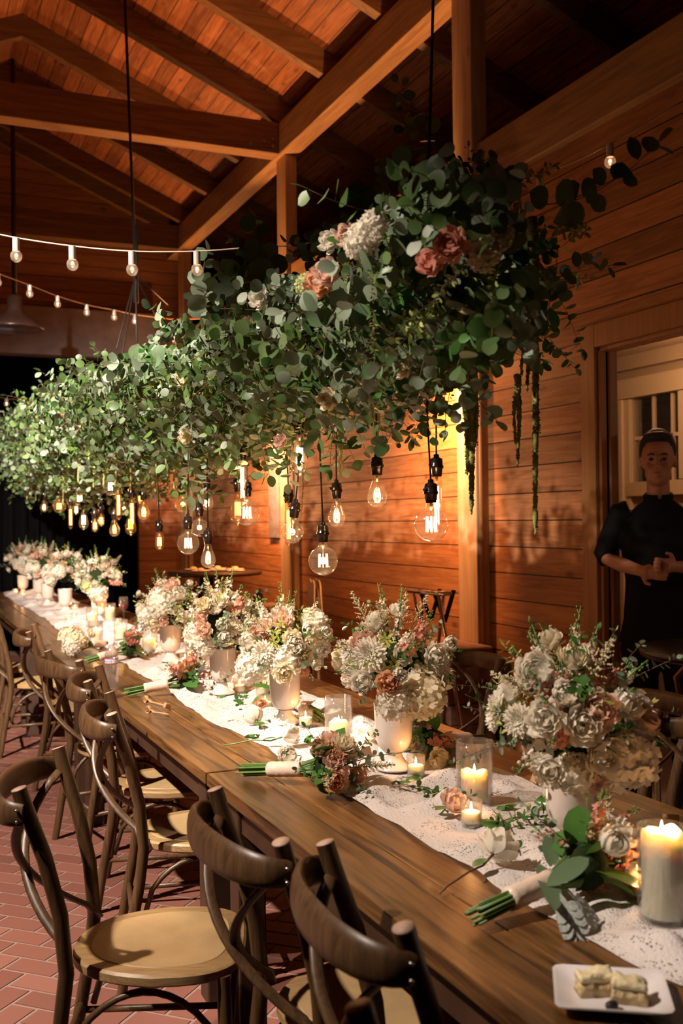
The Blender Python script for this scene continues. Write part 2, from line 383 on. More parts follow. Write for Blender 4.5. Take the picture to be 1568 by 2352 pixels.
# gable wall far behind, open below its header
w = MB(); yb = 12.3
n = 24; top = []
x0, x1 = -2.4, 3.3
for i in range(n+1):
    x = x0+(x1-x0)*i/n; top.append((x, rz(x)+.18))
vs = [(x, yb, 4.0) for x, z in top]+[(x, yb, z) for x, z in top]+[(x, yb+.1, 4.0) for x, z in top]+[(x, yb+.1, z) for x, z in top]
k = n+1; fs = []
for i in range(n): fs += [(i, i+1, i+1+k, i+k), (i+2*k+1, i+2*k, i+3*k, i+3*k+1), (i, i+2*k, i+2*k+1, i+1)]
w.add(vs, fs); w.box((2.75, yb, 0), (3.3, yb+.1, 4.0)); w.box((-2.4, yb, 0), (-1.9, yb+.1, 4.0))
struct('wall_back', w, 'backboard', 'dim boarded gable wall at the far end')
w = MB(); w.box((-2.4, yb-.12, 3.43), (2.95, yb+.12, 3.98)); bevel(struct('trim_2', w, 'greypaint', 'grey header beam over the open far end'), .01)
# night curtain behind the open end
cu = MB(); pts = []; nn = 160
for i in range(nn+1):
    x = -1.0+4.2*i/nn; pts.append((x, 12.95+.05*sin(i*1.1)+.02*sin(i*2.7)))
v = [(x, y, .02) for x, y in pts]+[(x, y, 2.05) for x, y in pts]
cu.add(v, [(i, i+1, i+nn+2, i+nn+1) for i in range(nn)])
o = cu.obj('curtain', 'blackcloth'); o.modifiers.new('s', 'SOLIDIFY').thickness = .004
tag(o, 'black curtain hanging across the open far end behind the table', 'curtain')
w = MB(); w.box((-4.5, 12.98, 2.15), (3.2, 13.06, 2.42)); struct('trim_3', w, 'greypaint', 'pale rail above the black curtain at far left')
w = MB(); w.box((-6, 15.9, 0), (6, 16, 5.5)); struct('night_backdrop', w, 'dark', 'dark outside beyond the open far end')  # near-black sheet standing for the night darkness outside
w = MB(); w.box((-3, -1, 0), (-2.9, 16, 5)); struct('wall_left', w, 'backboard', 'boarded wall on the left')
# roof
for nm, sgn, xe in (('ceiling', 1, 5.6), ('ceiling', -1, -3.2)):
    w = MB(); y0_, y1_ = 1.0, 12.4
    t0 = .2
    a = (RX, rz(RX)+t0); b = (xe, rz(xe)+t0)
    w.add([(a[0], y0_, a[1]), (b[0], y0_, b[1]), (b[0], y1_, b[1]), (a[0], y1_, a[1]), (a[0], y0_, a[1]+.05), (b[0], y0_, b[1]+.05), (b[0], y1_, b[1]+.05), (a[0], y1_, a[1]+.05)],
          ((0,1,2,3),(7,6,5,4),(0,4,5,1),(1,5,6,2),(2,6,7,3),(3,7,4,0)))
    struct(nm, w, 'deck', 'orange plank roof deck, %s slope' % ('right' if sgn > 0 else 'left'))
ti = 4
ry = [YA-3.18+.0, YA-2.12, YA-1.06, YA, YA+1.04, YA+2.07, YB, YB+1.08, YB+2.15, YC-.12, YC+.4]
for yy in ry:
    for sgn, xe in ((1, 5.3), (-1, -2.9)):
        w = MB(); wd = .045
        xs = [RX, xe]; zs = [rz(x) for x in xs]
        v = []
        for yk in (yy-wd, yy+wd):
            for x, z in zip(xs, zs): v += [(x, yk, z), (x, yk, z+.2)]
        w.add(v, ((0,2,3,1),(4,5,7,6),(0,4,6,2),(1,3,7,5),(2,6,7,3),(0,1,5,4)))
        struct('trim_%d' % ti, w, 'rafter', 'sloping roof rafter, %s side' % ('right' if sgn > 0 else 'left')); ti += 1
BX = 3.2; bz = rz(BX)-.27
for xb, nm in ((BX, 'right'), (2*RX-BX, 'left')):
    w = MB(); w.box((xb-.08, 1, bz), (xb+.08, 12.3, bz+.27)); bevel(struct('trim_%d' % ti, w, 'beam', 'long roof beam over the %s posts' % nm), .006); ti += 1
for yy in (YB, YC):
    w = MB(); w.box((2*RX-BX, yy-.085, bz-.0), (BX-.082, yy+.085, bz+.27)); bevel(struct('trim_%d' % ti, w, 'rafter', 'horizontal tie beam crossing the roof'), .006); ti += 1
# king strut, bolts on the tie joint
for yy in (YA, YB, YC):
    w = MB(); w.box((3.165, yy-.11, .74), (WX+.02, yy+.11, bz)) if yy != YA else w.box((3.165, yy-.11, .74), (WX+.02, yy+.11, bz))
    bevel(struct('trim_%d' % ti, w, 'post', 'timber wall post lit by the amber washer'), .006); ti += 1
    b_ = MB(); b_.tube([(3.19, yy-.125, .3), (3.19, yy-.125, 3.4)], .012, 8)
    tag(b_.obj('conduit_pipe', 'trimwood'), 'thin brown conduit running up beside the %s wall post' % {YA: 'nearest', YB: 'middle', YC: 'farthest'}[yy], 'pipe')
    pier = thing('stone_pier', 'rough red stone pier under the %s wall post' % {YA: 'nearest', YB: 'middle', YC: 'farthest'}[yy], 'stone base', (3.06, yy, 0))
    rr = random.Random(int(yy*10)); zz = 0; row = 0
    s_ = MB()
    while zz < .72:
        hh = rr.uniform(.09, .13); hh = min(hh, .745-zz)
        yc = -.27
        while yc < .27:
            ln = min(rr.uniform(.12, .26), .27-yc); j = rr.uniform(0, .018)
            s_.box((-.17-j, yc+.004, zz+.003), (.12, yc+ln-.004, zz+hh-.003)); yc += ln
        zz += hh
    s_.box((-.15, -.25, 0), (.12, .25, .735))
    o = s_.obj('stonework', 'stone', pier, smooth=False); bevel(o, .012, 3)
    cp = MB(); cp.box((-.2, -.29, .742), (.10, .29, .79)); bevel(cp.obj('cap_stone', 'stone', pier, smooth=False), .012, 2)
# joint bolts on the beam end
for dx, dz in ((-.17, .05), (-.17, .10), (-.11, .08), (-.28, .03), (-.28, .09)):
    pass
bo = MB()
for dx, dz in ((-.14, .06), (-.14, .12), (-.22, .09), (-.34, .05)):
    bo.tube([(BX+dx, YB-.10, bz+dz), (BX+dx, YB-.085, bz+dz)], .014, 8)
struct('trim_%d' % ti, bo, 'steel', 'bolt heads at the tie beam joint'); ti += 1
# door casing + jamb
w = MB(); w.box((WX-.022, DY1, 0), (WX, DY1+.115, DZ+.115)); w.box((WX-.022, DY0-.115, DZ), (WX, DY1, DZ+.115)); w.box((WX-.022, DY0-.115, 0), (WX, DY0, DZ))
bevel(struct('door_1', w, 'trimwood', 'wooden casing around the doorway on the right'), .003)
w = MB(); w.box((WX, DY1-.02, 0), (WX+.035, DY1+.0, DZ)); w.box((WX+.035, DY1-.012, 0), (WX+.05, DY1, DZ), 1); w.box((WX+.05, DY1-.03, 0), (WX+.095, DY1, DZ))
w.box((WX, DY0, DZ-.02), (WX+.095, DY1, DZ)); w.box((WX, DY0, 0), (WX+.095, DY0+.02, DZ))
bevel(struct('door_2', w, ['trimwood', 'dark'], 'brown door jamb in the right wall'), .003)
w = MB(); w.box((WX-.02, 8.84, 1.36), (WX, 9.08, 3.1)); bevel(struct('trim_%d' % ti, w, 'greypaint', 'grey vertical board on the wall behind the bulbs'), .003); ti += 1
# side room
SX = 4.9
w = MB(); w.box((SX, 1, 0), (SX+.1, 5.50, 2.66)); w.box((SX, 6.0, 0), (SX+.1, 9, 2.66)); w.box((SX, 5.5, 0), (SX+.1, 6.0, 1.76)); w.box((SX, 5.5, 2.36), (SX+.1, 6.0, 2.66))
w.box((3.45, 9, 0), (5.0, 9.1, 2.66)); w.box((3.45, .9, 0), (5.0, 1.0, 2.66))
struct('wall_side_room', w, 'ivory', 'plain wall of the side room seen through the doorway')
w = MB(); w.box((3.39, .9, 2.66), (5.0, 9.1, 2.72)); w.box((SX-.07, 1, 2.56), (SX, 9, 2.66)); struct('ceiling_side_room', w, 'ivory', 'ceiling of the side room')
w = MB(); 
w.box((SX-.035, 5.40, 1.765), (SX, 5.5, 2.355)); w.box((SX-.035, 6.0, 0), (SX, 6.22, 2.355)); w.box((SX-.055, 6.06, 0), (SX-.034, 6.1, 2.355)); w.box((SX-.045, 5.38, 2.36), (SX-.001, 6.24, 2.50)); w.box((SX-.05, 5.38, 1.66), (SX-.001, 6.02, 1.76))
for yy in (5.61, 5.80): w.box((SX+.01, yy-.011, 1.76), (SX+.035, yy+.011, 2.36))
w.box((SX+.01, 5.5, 2.06), (SX+.035, 6.0, 2.085))
w.box((SX+.045, 5.49, 1.75), (SX+.05, 6.01, 2.37), 1)
w.box((SX+.02, 5.49, 1.75), (SX+.025, 6.01, 2.37), 2)
bevel(struct('window_1', w, ['cream', 'dark', 'glass'], 'cream framed window with small panes behind the man'), .003)

# ------------------------------------------------------------------ washers (amber lamps on the posts)
for i, (x, y, z, a, b) in enumerate(SCONCE):
    t = thing('wall_washer', 'small black amber washer lamp on the %s wall post' % ('nearest', 'middle', 'farthest')[i], 'lamp', (x, y, z))
    m_ = MB().lathe([(.045, .035), (.045, .05)], 16); m_.tube([(.0, 0, .045), (.1, 0, .045), (3.166-x, 0, .045)], .012, 8)
    m_.obj('bracket', 'black', t)
    MB().ball((0, 0, .012), .022, 10, 8).obj('lamp_capsule', emis('amber capsule', (1, .45, .12), 12), t)

# ------------------------------------------------------------------ tables
def farm_table(y0, y1, label, extra_z=0):
    cx = (.878+1.886)/2
    t = thing('farm_table', label, 'table', (0, 0, 0))
    rr = random.Random(int(y0*7)); x = .878
    top = MB(); edges = [.878, 1.045, 1.25, 1.45, 1.655, 1.886]
    for a, b in zip(edges, edges[1:]):
        g = .0012; d = rr.uniform(-.0012, .0008)
        top.box((a+g, y0+.006, .722), (b-g, y1-.006, .76+d+extra_z))
    o = top.obj('tabletop', 'table', t, smooth=False); bevel(o, .0035, 2)
    ap = MB()
    ap.box((.925, y0+.10, .625), (.95, y1-.10, .722)); ap.box((1.815, y0+.10, .625), (1.84, y1-.10, .722))
    ap.box((.925, y0+.10, .625), (1.84, y0+.125, .722)); ap.box((.925, y1-.125, .625), (1.84, y1-.10, .722))
    ap.obj('apron', 'tableleg', t, smooth=False)
    for lx in (.955, 1.80):
        for ly in (y0+.16, y1-.16):
            l = MB(); l.box((lx-.042, ly-.042, 0), (lx+.042, ly+.042, .7)); bevel(l.obj('leg', 'tableleg', t, smooth=False), .006)
    return t
TY = [(.62, 3.06), (3.065, 5.50), (5.505, 7.94), (7.945, 10.38), (10.385, 12.2)]
for i, (a, b) in enumerate(TY):
    farm_table(a, b, ['dark stained plank farm table nearest of all, with the white plate on it',
                      'stained plank farm table joined behind the nearest one, with the water bottle on it',
                      'plank farm table in the middle of the row, with the tall pillar candles',
                      'plank farm table second from the far end, under glare',
                      'plank farm table at the far end of the row, under the farthest flowers'][i])

# ------------------------------------------------------------------ lace runner
def runner(y0, y1, label, seed, xl=1.165, xr=1.655):
    nx, ny = 44, int((y1-y0)*70)
    b = MB(); rr = random.Random(seed)
    for j in range(ny+1):
        y = y0+(y1-y0)*j/ny
        sc_ = .012*abs(sin(y*9.5)) + .016*sin(y*2.3+seed) + .010*sin(y*5.1)
        L_ = xl - sc_; R_ = xr + .014*abs(sin(y*8.7+1)) + .02*sin(y*1.9+seed)
        for i in range(nx+1):
            u = i/nx; x = L_+(R_-L_)*u
            f1 = noise.noise(V((x*7, y*5, seed))); f2 = noise.noise(V((x*3, y*9+20, seed+3))); f3 = noise.noise(V((x*22, y*16, seed+9)))
            edge = min(1, 6*min(u, 1-u)+.18)
            h = max(0, f1-.12)**1.1*.075 + max(0, f2-.18)*.095 + (f3+.4)*.0022
            z = .7625 + h*edge + .0012
            b.v.append((x+f1*.014, y+f2*.03, z))
    for j in range(ny):
        for i in range(nx):
            a = j*(nx+1)+i; b.f.append((a, a+1, a+nx+2, a+nx+1)); b.m.append(0)
    o = b.obj('lace_runner', 'lace'); me = o.data
    uv = me.uv_layers.new(name='UVMap')
    for l in me.loops:
        c = me.vertices[l.vertex_index].co; uv.data[l.index].uv = (c.x, c.y)
    return tag(o, label, 'table runner')
runner(1.05, 3.12, 'white lace runner crumpled along the nearest table, under the nearest urns', 3)
runner(3.0, 6.1, 'white lace runner on the second table beside the wooden curl', 5, 1.15, 1.66)
runner(6.0, 11.9, 'white lace runner trailing to the far end of the tables', 9, 1.145, 1.66)

# ------------------------------------------------------------------ cross back chairs
def make_chair(label):
    t = thing('crossback_chair', label, 'chair')
    # seat outline
    def outline(k, n=40):
        out = []
        for i in range(n):
            a = 2*pi*i/n; c, s = cos(a), sin(a)
            p = 3.2 if s > 0 else 2.6
            x = abs(c)**(2/p)*(1 if c > 0 else -1); y = abs(s)**(2/p)*(1 if s > 0 else -1)
            wx = .222 if y > 0 else .222-.045*(-y)
            out.append((x*wx*k, y*.215*k+.0))
        return out
    def disc(o_, z0, z1, bev=.006):
        b = MB(); n = len(o_)
        rings = [(1-bev/.2, z0), (1, z0+bev), (1, z1-bev), (1-bev/.2, z1)]
        for k, z in rings: b.v += [(x*k, y*k, z) for x, y in o_]
        for r in range(3):
            for j in range(n): b.f.append((r*n+j, r*n+(j+1) % n, (r+1)*n+(j+1) % n, (r+1)*n+j)); b.m.append(0)
        b.f.append(tuple(reversed(range(n)))); b.f.append(tuple(3*n+j for j in range(n))); b.m += [0, 0]
        return b
    so = disc(outline(1), .432, .462).obj('seat', 'seatrim', t, sharp=40)
    disc(outline(.80), .455, .4638, .0015).obj('seat_panel', 'seatpan', so, sharp=40)
    for s in (-1, 1):
        path = [(s*.205, -.275, 0), (s*.197, -.245, .18), (s*.19, -.215, .34), (s*.188, -.20, .46), (s*.193, -.212, .60), (s*.203, -.245, .74), (s*.214, -.285, .86), (s*.218, -.298, .905)]
        b = MB().tube(path, [.0165, .0175, .018, .0185, .019, .019, .019, .019], 12)
        o = b.obj('rear_post', 'chair', t, sharp=50)
        pe = V(path[-1]); d = (pe-V(path[-2])).normalized()
        MB().tube([pe, pe+d*.0012], .0178, 14).obj('post_end', 'endgrain', o)
        f = MB().tube([(s*.178, .165, .44), (s*.185, .172, .25), (s*.195, .182, 0)], [.0175, .017, .014], 10)
        f.obj('front_leg', 'chair', t, sharp=50)
        # side bentwood brace
        pts = []
        for i in range(13):
            u = i/12; y = .16+(-.205-.16)*u; z = .24+.17*sin(pi*u)**.55 if 0 < u < 1 else .22
            pts.append((s*(.178+.012*u), y, z))
        MB().tube(pts, .009, 8).obj('side_brace', 'chair', t)
        MB().tube([(s*.188, .17, .20), (s*.196, -.235, .20)], .0095, 8).obj('side_stretcher', 'chair', t)
        # cross strap, bent outwards at the back
        pts = []
        for i in range(17):
            u = i/16; x = s*(.20-.37*u); z = .845-.385*u
            y = -.285 - .075*sin(pi*min(1, u*1.15))**.8 + .095*u*u + (.007*s)
            pts.append((x, y, z))
        MB().tube(pts, .0125, 8, flat=(1, .38), up=(s*1, 0, 1)).obj('cross_strap', 'chair', t)
    pts = []
    for i in range(25):
        u = i/24; a = -pi/2+pi*u
        x = .236*sin(a)*(1 if True else 0); y = -.285-.105*cos(a)**.85 if abs(cos(a)) > 1e-6 else -.285
        y = max(-.40, y); z = .848+.010*cos(a)
        pts.append((x, y, z))
    r = MB(); r.tube(pts, [.026+.014*sin(pi*i/24) for i in range(25)], 12, flat=(1, .36), up=(0, 0, 1))
    ro = r.obj('top_rail', 'chair', t, sharp=60)
    for s in (-1, 1):
        for dz in (-.012, .014):
            MB().ball((s*.2475, -.297, .848+dz), .0042, 8, 6).obj('screw', 'steel', ro)
    MB().tube([(-.172, .178, .26+0), (-.12, .185, .38), (0, .188, .41), (.12, .185, .38), (.172, .178, .26)], .009, 8).obj('front_brace', 'chair', t)
    MB().tube([(-.19, -.236, .22), (.19, -.236, .22)], .0095, 8).obj('rear_stretcher', 'chair', t)
    MB().tube([(-.188, .172, .16), (.188, .172, .16)], .0095, 8).obj('front_stretcher', 'chair', t)
    return t
def place_chair(o, mid, face):
    fx = V((cos(radians(face)), sin(radians(face)), 0))
    p = V((mid[0], mid[1], 0)) + fx*.295
    o.location = p; o.rotation_euler = (0, 0, radians(face-90)); return o
spots = [
 ((.355, 2.725), -20, 'crossback wooden chair pulled out from the table at the left edge, its whole seat lit'),
 ((.738, 1.625), -7, 'crossback wooden chair tucked in at the near corner, right of the other near chair'),
 ((.69, 2.10), 0, 'crossback wooden chair second nearest, its curved rail just below the table edge step'),
 ((.53, .99), -4, 'crossback wooden chair at the bottom edge with only a post end showing'),
 ((.70, 3.585), -10, 'crossback wooden chair beside the bottle, behind the pulled out chair'),
 ((.775, 4.32), -16, 'crossback wooden chair with its rail just left of the water bottle'),
 ((.75, 4.96), 10, 'crossback wooden chair turned away slightly, third behind the bottle'),
 ((.78, 6.34), -11, 'crossback wooden chair near the far bricks, fourth back along the left side'),
 ((.66, 7.30), -4, 'crossback wooden chair cut by the left edge with a lit seat'),
 ((.68, 8.1), 0, 'crossback wooden chair farthest left, only its seat showing behind the lit one'),
 ((2.44, 2.93), 184, 'crossback wooden chair on the far side, its brown rail below the doorway table'),
 ((2.20, 2.40), 176, 'crossback wooden chair on the far side at right edge behind the largest bouquet'),
 ((2.46, 4.12), 178, 'crossback wooden chair in shadow on the far side by the stone pier'),
 ((2.42, 7.2), 180, 'crossback wooden chair on the far side behind the wine glass'),
]
ch0 = make_chair(spots[0][2]); index_kids(ch0)
for i, (m_, fa, lb) in enumerate(spots):
    c = ch0 if i == 0 else copy_tree(ch0)
    place_chair(c, m_, fa); tag(c, lb, 'chair', 'crossback chairs along the tables')

# ------------------------------------------------------------------ flower kinds (all point along +Z, base at origin)
def petal_shell(b, a, da, R0, th0, th1, lip, m, rr, nu=4, nv=5, zoff=0):
    base = len(b.v)
    for j in range(nv+1):
        v = j/nv; th = th0+(th1-th0)*v
        wv = (sin(pi*(.12+.80*v)))**.6
        for i in range(nu+1):
            u = -1+2*i/nu; ph = a+da*u*wv
            edge = v*(1-.18*u*u)
            thx = th0+(th1-th0)*edge
            r = R0*(1+.05*abs(u))+lip*R0*max(0, v-.7)*2
            b.v.append((r*sin(thx)*cos(ph), r*sin(thx)*sin(ph), R0*.95-r*cos(thx)+zoff))
    for j in range(nv):
        for i in range(nu):
            k = base+j*(nu+1)+i; b.f.append((k, k+1, k+nu+2, k+nu+1)); b.m.append(m)
def rose(r=.035, seed=0, layers=6, openness=1.0):
    rr = random.Random(seed); b = MB(); R0 = r
    for L_ in range(layers):
        q = (L_+1)/layers; rad = R0*(.22+.78*q); n_ = 3+int(q*3)
        th1 = radians(168-(26+58*openness*.9)*q**1.6)
        for k in range(n_):
            a = 2*pi*k/n_+L_*.9+rr.uniform(-.2, .2)
            petal_shell(b, a, (1.0+.15*rr.random())*2.2/ n_*1.35, rad*rr.uniform(.95, 1.05), radians(12), th1+rr.uniform(-.1, .1), .10+.25*q*openness, 0, rr, zoff=(R0-rad)*.95)
    return b
def dahlia(r=.045, seed=0):
    rr = random.Random(seed); b = MB()
    for L_ in range(8):
        q = L_/7; n_ = int(8+12*q); el = radians(82-88*q); ln = r*(.35+.65*q)
        for k in range(n_):
            a = 2*pi*(k+.5*(L_ % 2))/n_+rr.uniform(-.08, .08); e = el+rr.uniform(-.12, .12); w_ = r*.085*(1+.5*q)
            d = V((cos(a)*cos(e), sin(a)*cos(e), sin(e))); s_ = V((-sin(a), cos(a), 0)); u_ = d.cross(s_)*-1
            b0 = V((0, 0, r*.25)); pts = []
            for t_, ww in ((0, .4), (.35, 1), (.75, 1), (1, .25)):
                c = b0+d*ln*t_+V((0, 0, r*.30*q*t_*t_*(.6+.4*rr.random())))
                pts += [c-s_*w_*ww+u_*w_*.5, c-u_*w_*.2, c+s_*w_*ww+u_*w_*.5]
            b.add(pts, [(i*3+j, i*3+j+1, i*3+j+4, i*3+j+3) for i in range(3) for j in range(2)], 0)
    b.ball((0, 0, r*.42), r*.20, 8, 6, 1, (1, 1, .8)); b.ball((0, 0, r*.1), r*.3, 8, 6, 1, (1, 1, .7))
    return b
def floret(b, c, d, r, rr, m=0, n_=4):
    mx = Matrix.Translation(c) @ align(d, roll=rr.uniform(0, 6))
    for k in range(n_):
        a = 2*pi*k/n_; da = pi/n_*.95; lift = r*rr.uniform(.15, .5)
        v = [(0, 0, 0), (r*.6*cos(a-da), r*.6*sin(a-da), lift*.4), (r*cos(a-da*.4), r*sin(a-da*.4), lift), (r*cos(a+da*.4), r*sin(a+da*.4), lift*.9), (r*.6*cos(a+da), r*.6*sin(a+da), lift*.4)]
        b.add([mx @ V(p) for p in v], [(0, 1, 2), (0, 2, 3), (0, 3, 4)], m)
def hydrangea(r=.06, seed=0, n_=70):
    rr = random.Random(seed); b = MB(); b.ball((0, 0, r*.55), r*.78, 12, 8, 0, (1, 1, .8))
    for i in range(n_):
        z = 1-(i+.5)/n_*1.55; a = i*2.399963; s_ = sqrt(max(0, 1-z*z)); d = V((cos(a)*s_, sin(a)*s_, z))
        c = V((0, 0, r*.5))+V((d.x, d.y, d.z*.82))*r*rr.uniform(.80, 1.04)
        floret(b, c, d+V((rr.uniform(-.5, .5), rr.uniform(-.5, .5), 0)), r*.30, rr)
    return b
def stock(seed=0, L_=.16, r=.017, n_=26, budtop=True, big=1.0):
    rr = random.Random(seed); b = MB(); b.tube([(0, 0, -.05), (.002, 0, L_*.5), (.006, .003, L_)], [.0028, .0024, .0015], 6, 1)
    for i in range(n_):
        t_ = i/(n_-1); a = i*2.4; rad = r*(1-.55*t_)*big; z = L_*(.05+.93*t_)
        c = V((cos(a)*rad, sin(a)*rad, z)); d = V((cos(a), sin(a), .5))
        if t_ < .68:
            for q in range(2): floret(b, c+V((rr.uniform(-.003, .003),)*3), d+V((rr.uniform(-.5, .5),)*3), r*.75*big, rr, 0, 5)
        else:
            b.tube([V((0, 0, z-.006)), c*1.0], .0008, 4, 1); b.ball(c, .0042*(1.5-t_*.8)*big, 7, 5, 1 if t_ > .80 else 2, (1, 1, 1.4))
    return b
def astilbe(seed=0, L_=.12):
    rr = random.Random(seed); b = MB(); b.tube([(0, 0, -.04), (0, 0, L_)], .0012, 5, 1)
    for i in range(26):
        t_ = i/26; a = i*2.4; ln = .034*(1-t_)+.003; d = V((cos(a), sin(a), .75)).normalized(); p0 = V((0, 0, L_*(.1+.88*t_)))
        for k in range(7):
            c = p0+d*ln*(k+1)/7; b.ball(c+V((rr.uniform(-.002, .002), rr.uniform(-.002, .002), 0)), .0022*(1.1-k*.06), 5, 4, 0)
    return b
def leaf_tpl(b, base, d, nrm, L_, W_, m=0, fold=.12, n_=7, shape=1.0, curl=.15):
    """pointed/round leaf, 2 x n quads"""
    d = V(d).normalized(); s_ = d.cross(V(nrm))
    if s_.length < 1e-5: s_ = d.orthogonal()
    s_.normalize(); u_ = s_.cross(d); k = len(b.v); base = V(base)
    for i in range(n_+1):
        t_ = i/n_; w_ = W_*(sin(pi*t_**(1/shape))**(.55 if shape <= 1 else .8) if 0 < t_ < 1 else .02)
        c = base+d*L_*t_-u_*(curl*L_*t_*t_)
        b.v += [tuple(c-s_*w_+u_*fold*w_), tuple(c), tuple(c+s_*w_+u_*fold*w_)]
    for i in range(n_):
        for j in range(2): b.f.append((k+i*3+j, k+i*3+j+1, k+i*3+j+4, k+i*3+j+3)); b.m.append(m)
def sprig(seed=0, L_=.18, nl=12, lw=.013, ll=.026, bend=.35, round_=True, stem_m=1, lm=0, spread=.9, droop=0):
    rr = random.Random(seed); b = MB(); pts = []; d = V((0, 0, 1)); p = V((0, 0, 0)); side = V((1, 0, 0)); seg = 9
    bx, by = rr.uniform(-bend, bend), rr.uniform(-bend, bend)
    for i in range(seg+1):
        pts.append(p.copy()); d = (d+V((bx, by, -droop))*.14+V((rr.uniform(-.06, .06), rr.uniform(-.06, .06), 0))).normalized(); p = p+d*L_/seg
    b.tube(pts, [.0018*(1-.6*i/seg) for i in range(seg+1)], 5, stem_m)
    for i in range(nl):
        t_ = (i+.6)/nl; q = t_*seg; k = min(seg-1, int(q)); c = pts[k].lerp(pts[k+1], q-k); tdir = (pts[k+1]-pts[k]).normalized()
        a = i*pi/2+(i % 2)*pi+rr.uniform(-.4, .4) if round_ else i*2.4
        o_ = tdir.orthogonal(); o_.rotate(Matrix.Rotation(a, 3, tdir)); dd = (tdir*.45+o_*spread).normalized(); sc_ = (1-.45*t_)*rr.uniform(.75, 1.2)
        b0 = c+dd*.004
        leaf_tpl(b, b0, dd, tdir+V((rr.uniform(-.6, .6), rr.uniform(-.6, .6), rr.uniform(-.3, .6))), ll*sc_, lw*sc_, lm, rr.uniform(-.15, .3), 6 if round_ else 6, .95 if round_ else .8, rr.uniform(-.1, .3))
    leaf_tpl(b, pts[-1], (pts[-1]-pts[-2]), V((rr.uniform(-1, 1), 1, 0)), ll*.6, lw*.55, lm)
    return b
def varieg(seed=0, L_=.10, nl=16):
    b = sprig(seed, L_, nl, .0065, .034, .3, False, 1, 0, .7); return b
ME = {}
def proto(key, mb, mats): ME[key] = mb.mesh(key, mats)
for i in range(3):
    mbx = rose(.034, i, 6, .8+.25*i)
    for c in ('white', 'cream', 'blush', 'coral', 'peach', 'dusky'): proto('rose_%s%d' % (c, i), mbx, ['p_'+c])
mbx = rose(.034, 11, 9, .35)
for c in ('white', 'blush', 'cream'): proto('ran_'+c, mbx, ['p_'+c])
for i in range(2): proto('dahlia%d' % i, dahlia(.05, i), ['p_white', 'p_limew'])
for i in range(2):
    hy = hydrangea(.062, i)
    for c in ('white', 'cream', 'limew'): proto('hyd_%s%d' % (c, i), hy, ['p_'+c])
for i in range(2):
    sk = stock(i)
    for c in ('coral', 'white', 'blush', 'dusky'): proto('stock_%s%d' % (c, i), sk, ['p_'+c, 'stem', 'p_'+c])
proto('snap0', stock(8, .20, .013, 26, True, .8), ['p_white', 'stem', 'p_greenbud']); proto('snap1', stock(9, .17, .014, 24, True, .8), ['p_cream', 'stem', 'p_greenbud'])
for i in range(2): proto('astilbe%d' % i, astilbe(i), ['p_cream', 'stem'])
for i in range(4): proto('euc%d' % i, sprig(20+i, .17+.02*i, 14), ['silver', 'twig'])
for i in range(3): proto('varieg%d' % i, varieg(30+i), ['lime', 'stem'])
for i in range(3): proto('green%d' % i, sprig(40+i, .13, 11, .011, .034, .5, False), ['deepgreen', 'stem'])
def ivy_leaf(seed=0, s=.03):
    rr = random.Random(seed); b = MB(); pts = [(0, 0, 0)]
    lobes = [(0, 1.0), (35, .55), (62, .85), (95, .5), (125, .7), (165, .35)]
    ring = [(a, r) for a, r in lobes]+[(-a, r) for a, r in reversed(lobes[1:])]
    v = [(0, 0, .004)]+[(s*r*sin(radians(a)), s*r*cos(radians(a))+s*.35, .006*sin(radians(a*3))) for a, r in ring]
    n_ = len(ring); b.add(v, [(0, 1+i, 1+(i+1) % n_) for i in range(n_)]); return b
proto('ivy', ivy_leaf(), ['deepgreen'])
def dusty(seed=0, L_=.10):
    rr = random.Random(seed); b = MB(); 
    leaf_tpl(b, (0, 0, 0), (0, 0, 1), (0, 1, 0), L_, .008, 0, 0, 8, 1, .3)
    for i in range(7):
        t_ = .2+.75*i/6
        for s in (-1, 1):
            leaf_tpl(b, (0, -.3*L_*t_*t_*1, L_*t_), (s*.9, 0, .55), (0, 1, 0), .030*sin(pi*(.15+.75*t_)), .009, 0, .1, 5, .7, .1)
    return b
proto('dusty', dusty(), ['dusty'])
PARTN = {'rose': 'rose', 'ran': 'ranunculus', 'dahlia': 'dahlia', 'hyd': 'hydrangea', 'stock': 'stock_flower', 'snap': 'snapdragon', 'astilbe': 'astilbe', 'euc': 'eucalyptus_sprig', 'varieg': 'variegated_sprig', 'green': 'leafy_sprig', 'ivy': 'ivy_leaf', 'dusty': 'dusty_miller_leaf'}
def pname(k):
    for a in sorted(PARTN, key=len, reverse=True):
        if k.startswith(a): return PARTN[a]
def put(key, pos, d, s, parent, roll=None, rr=R):
    o = link(pname(key), ME[key], parent); mx = Matrix.Translation(pos) @ align(d, roll=rr.uniform(0, 6.28) if roll is None else roll) @ Matrix.Scale(s, 4)
    o.matrix_local = mx; return o

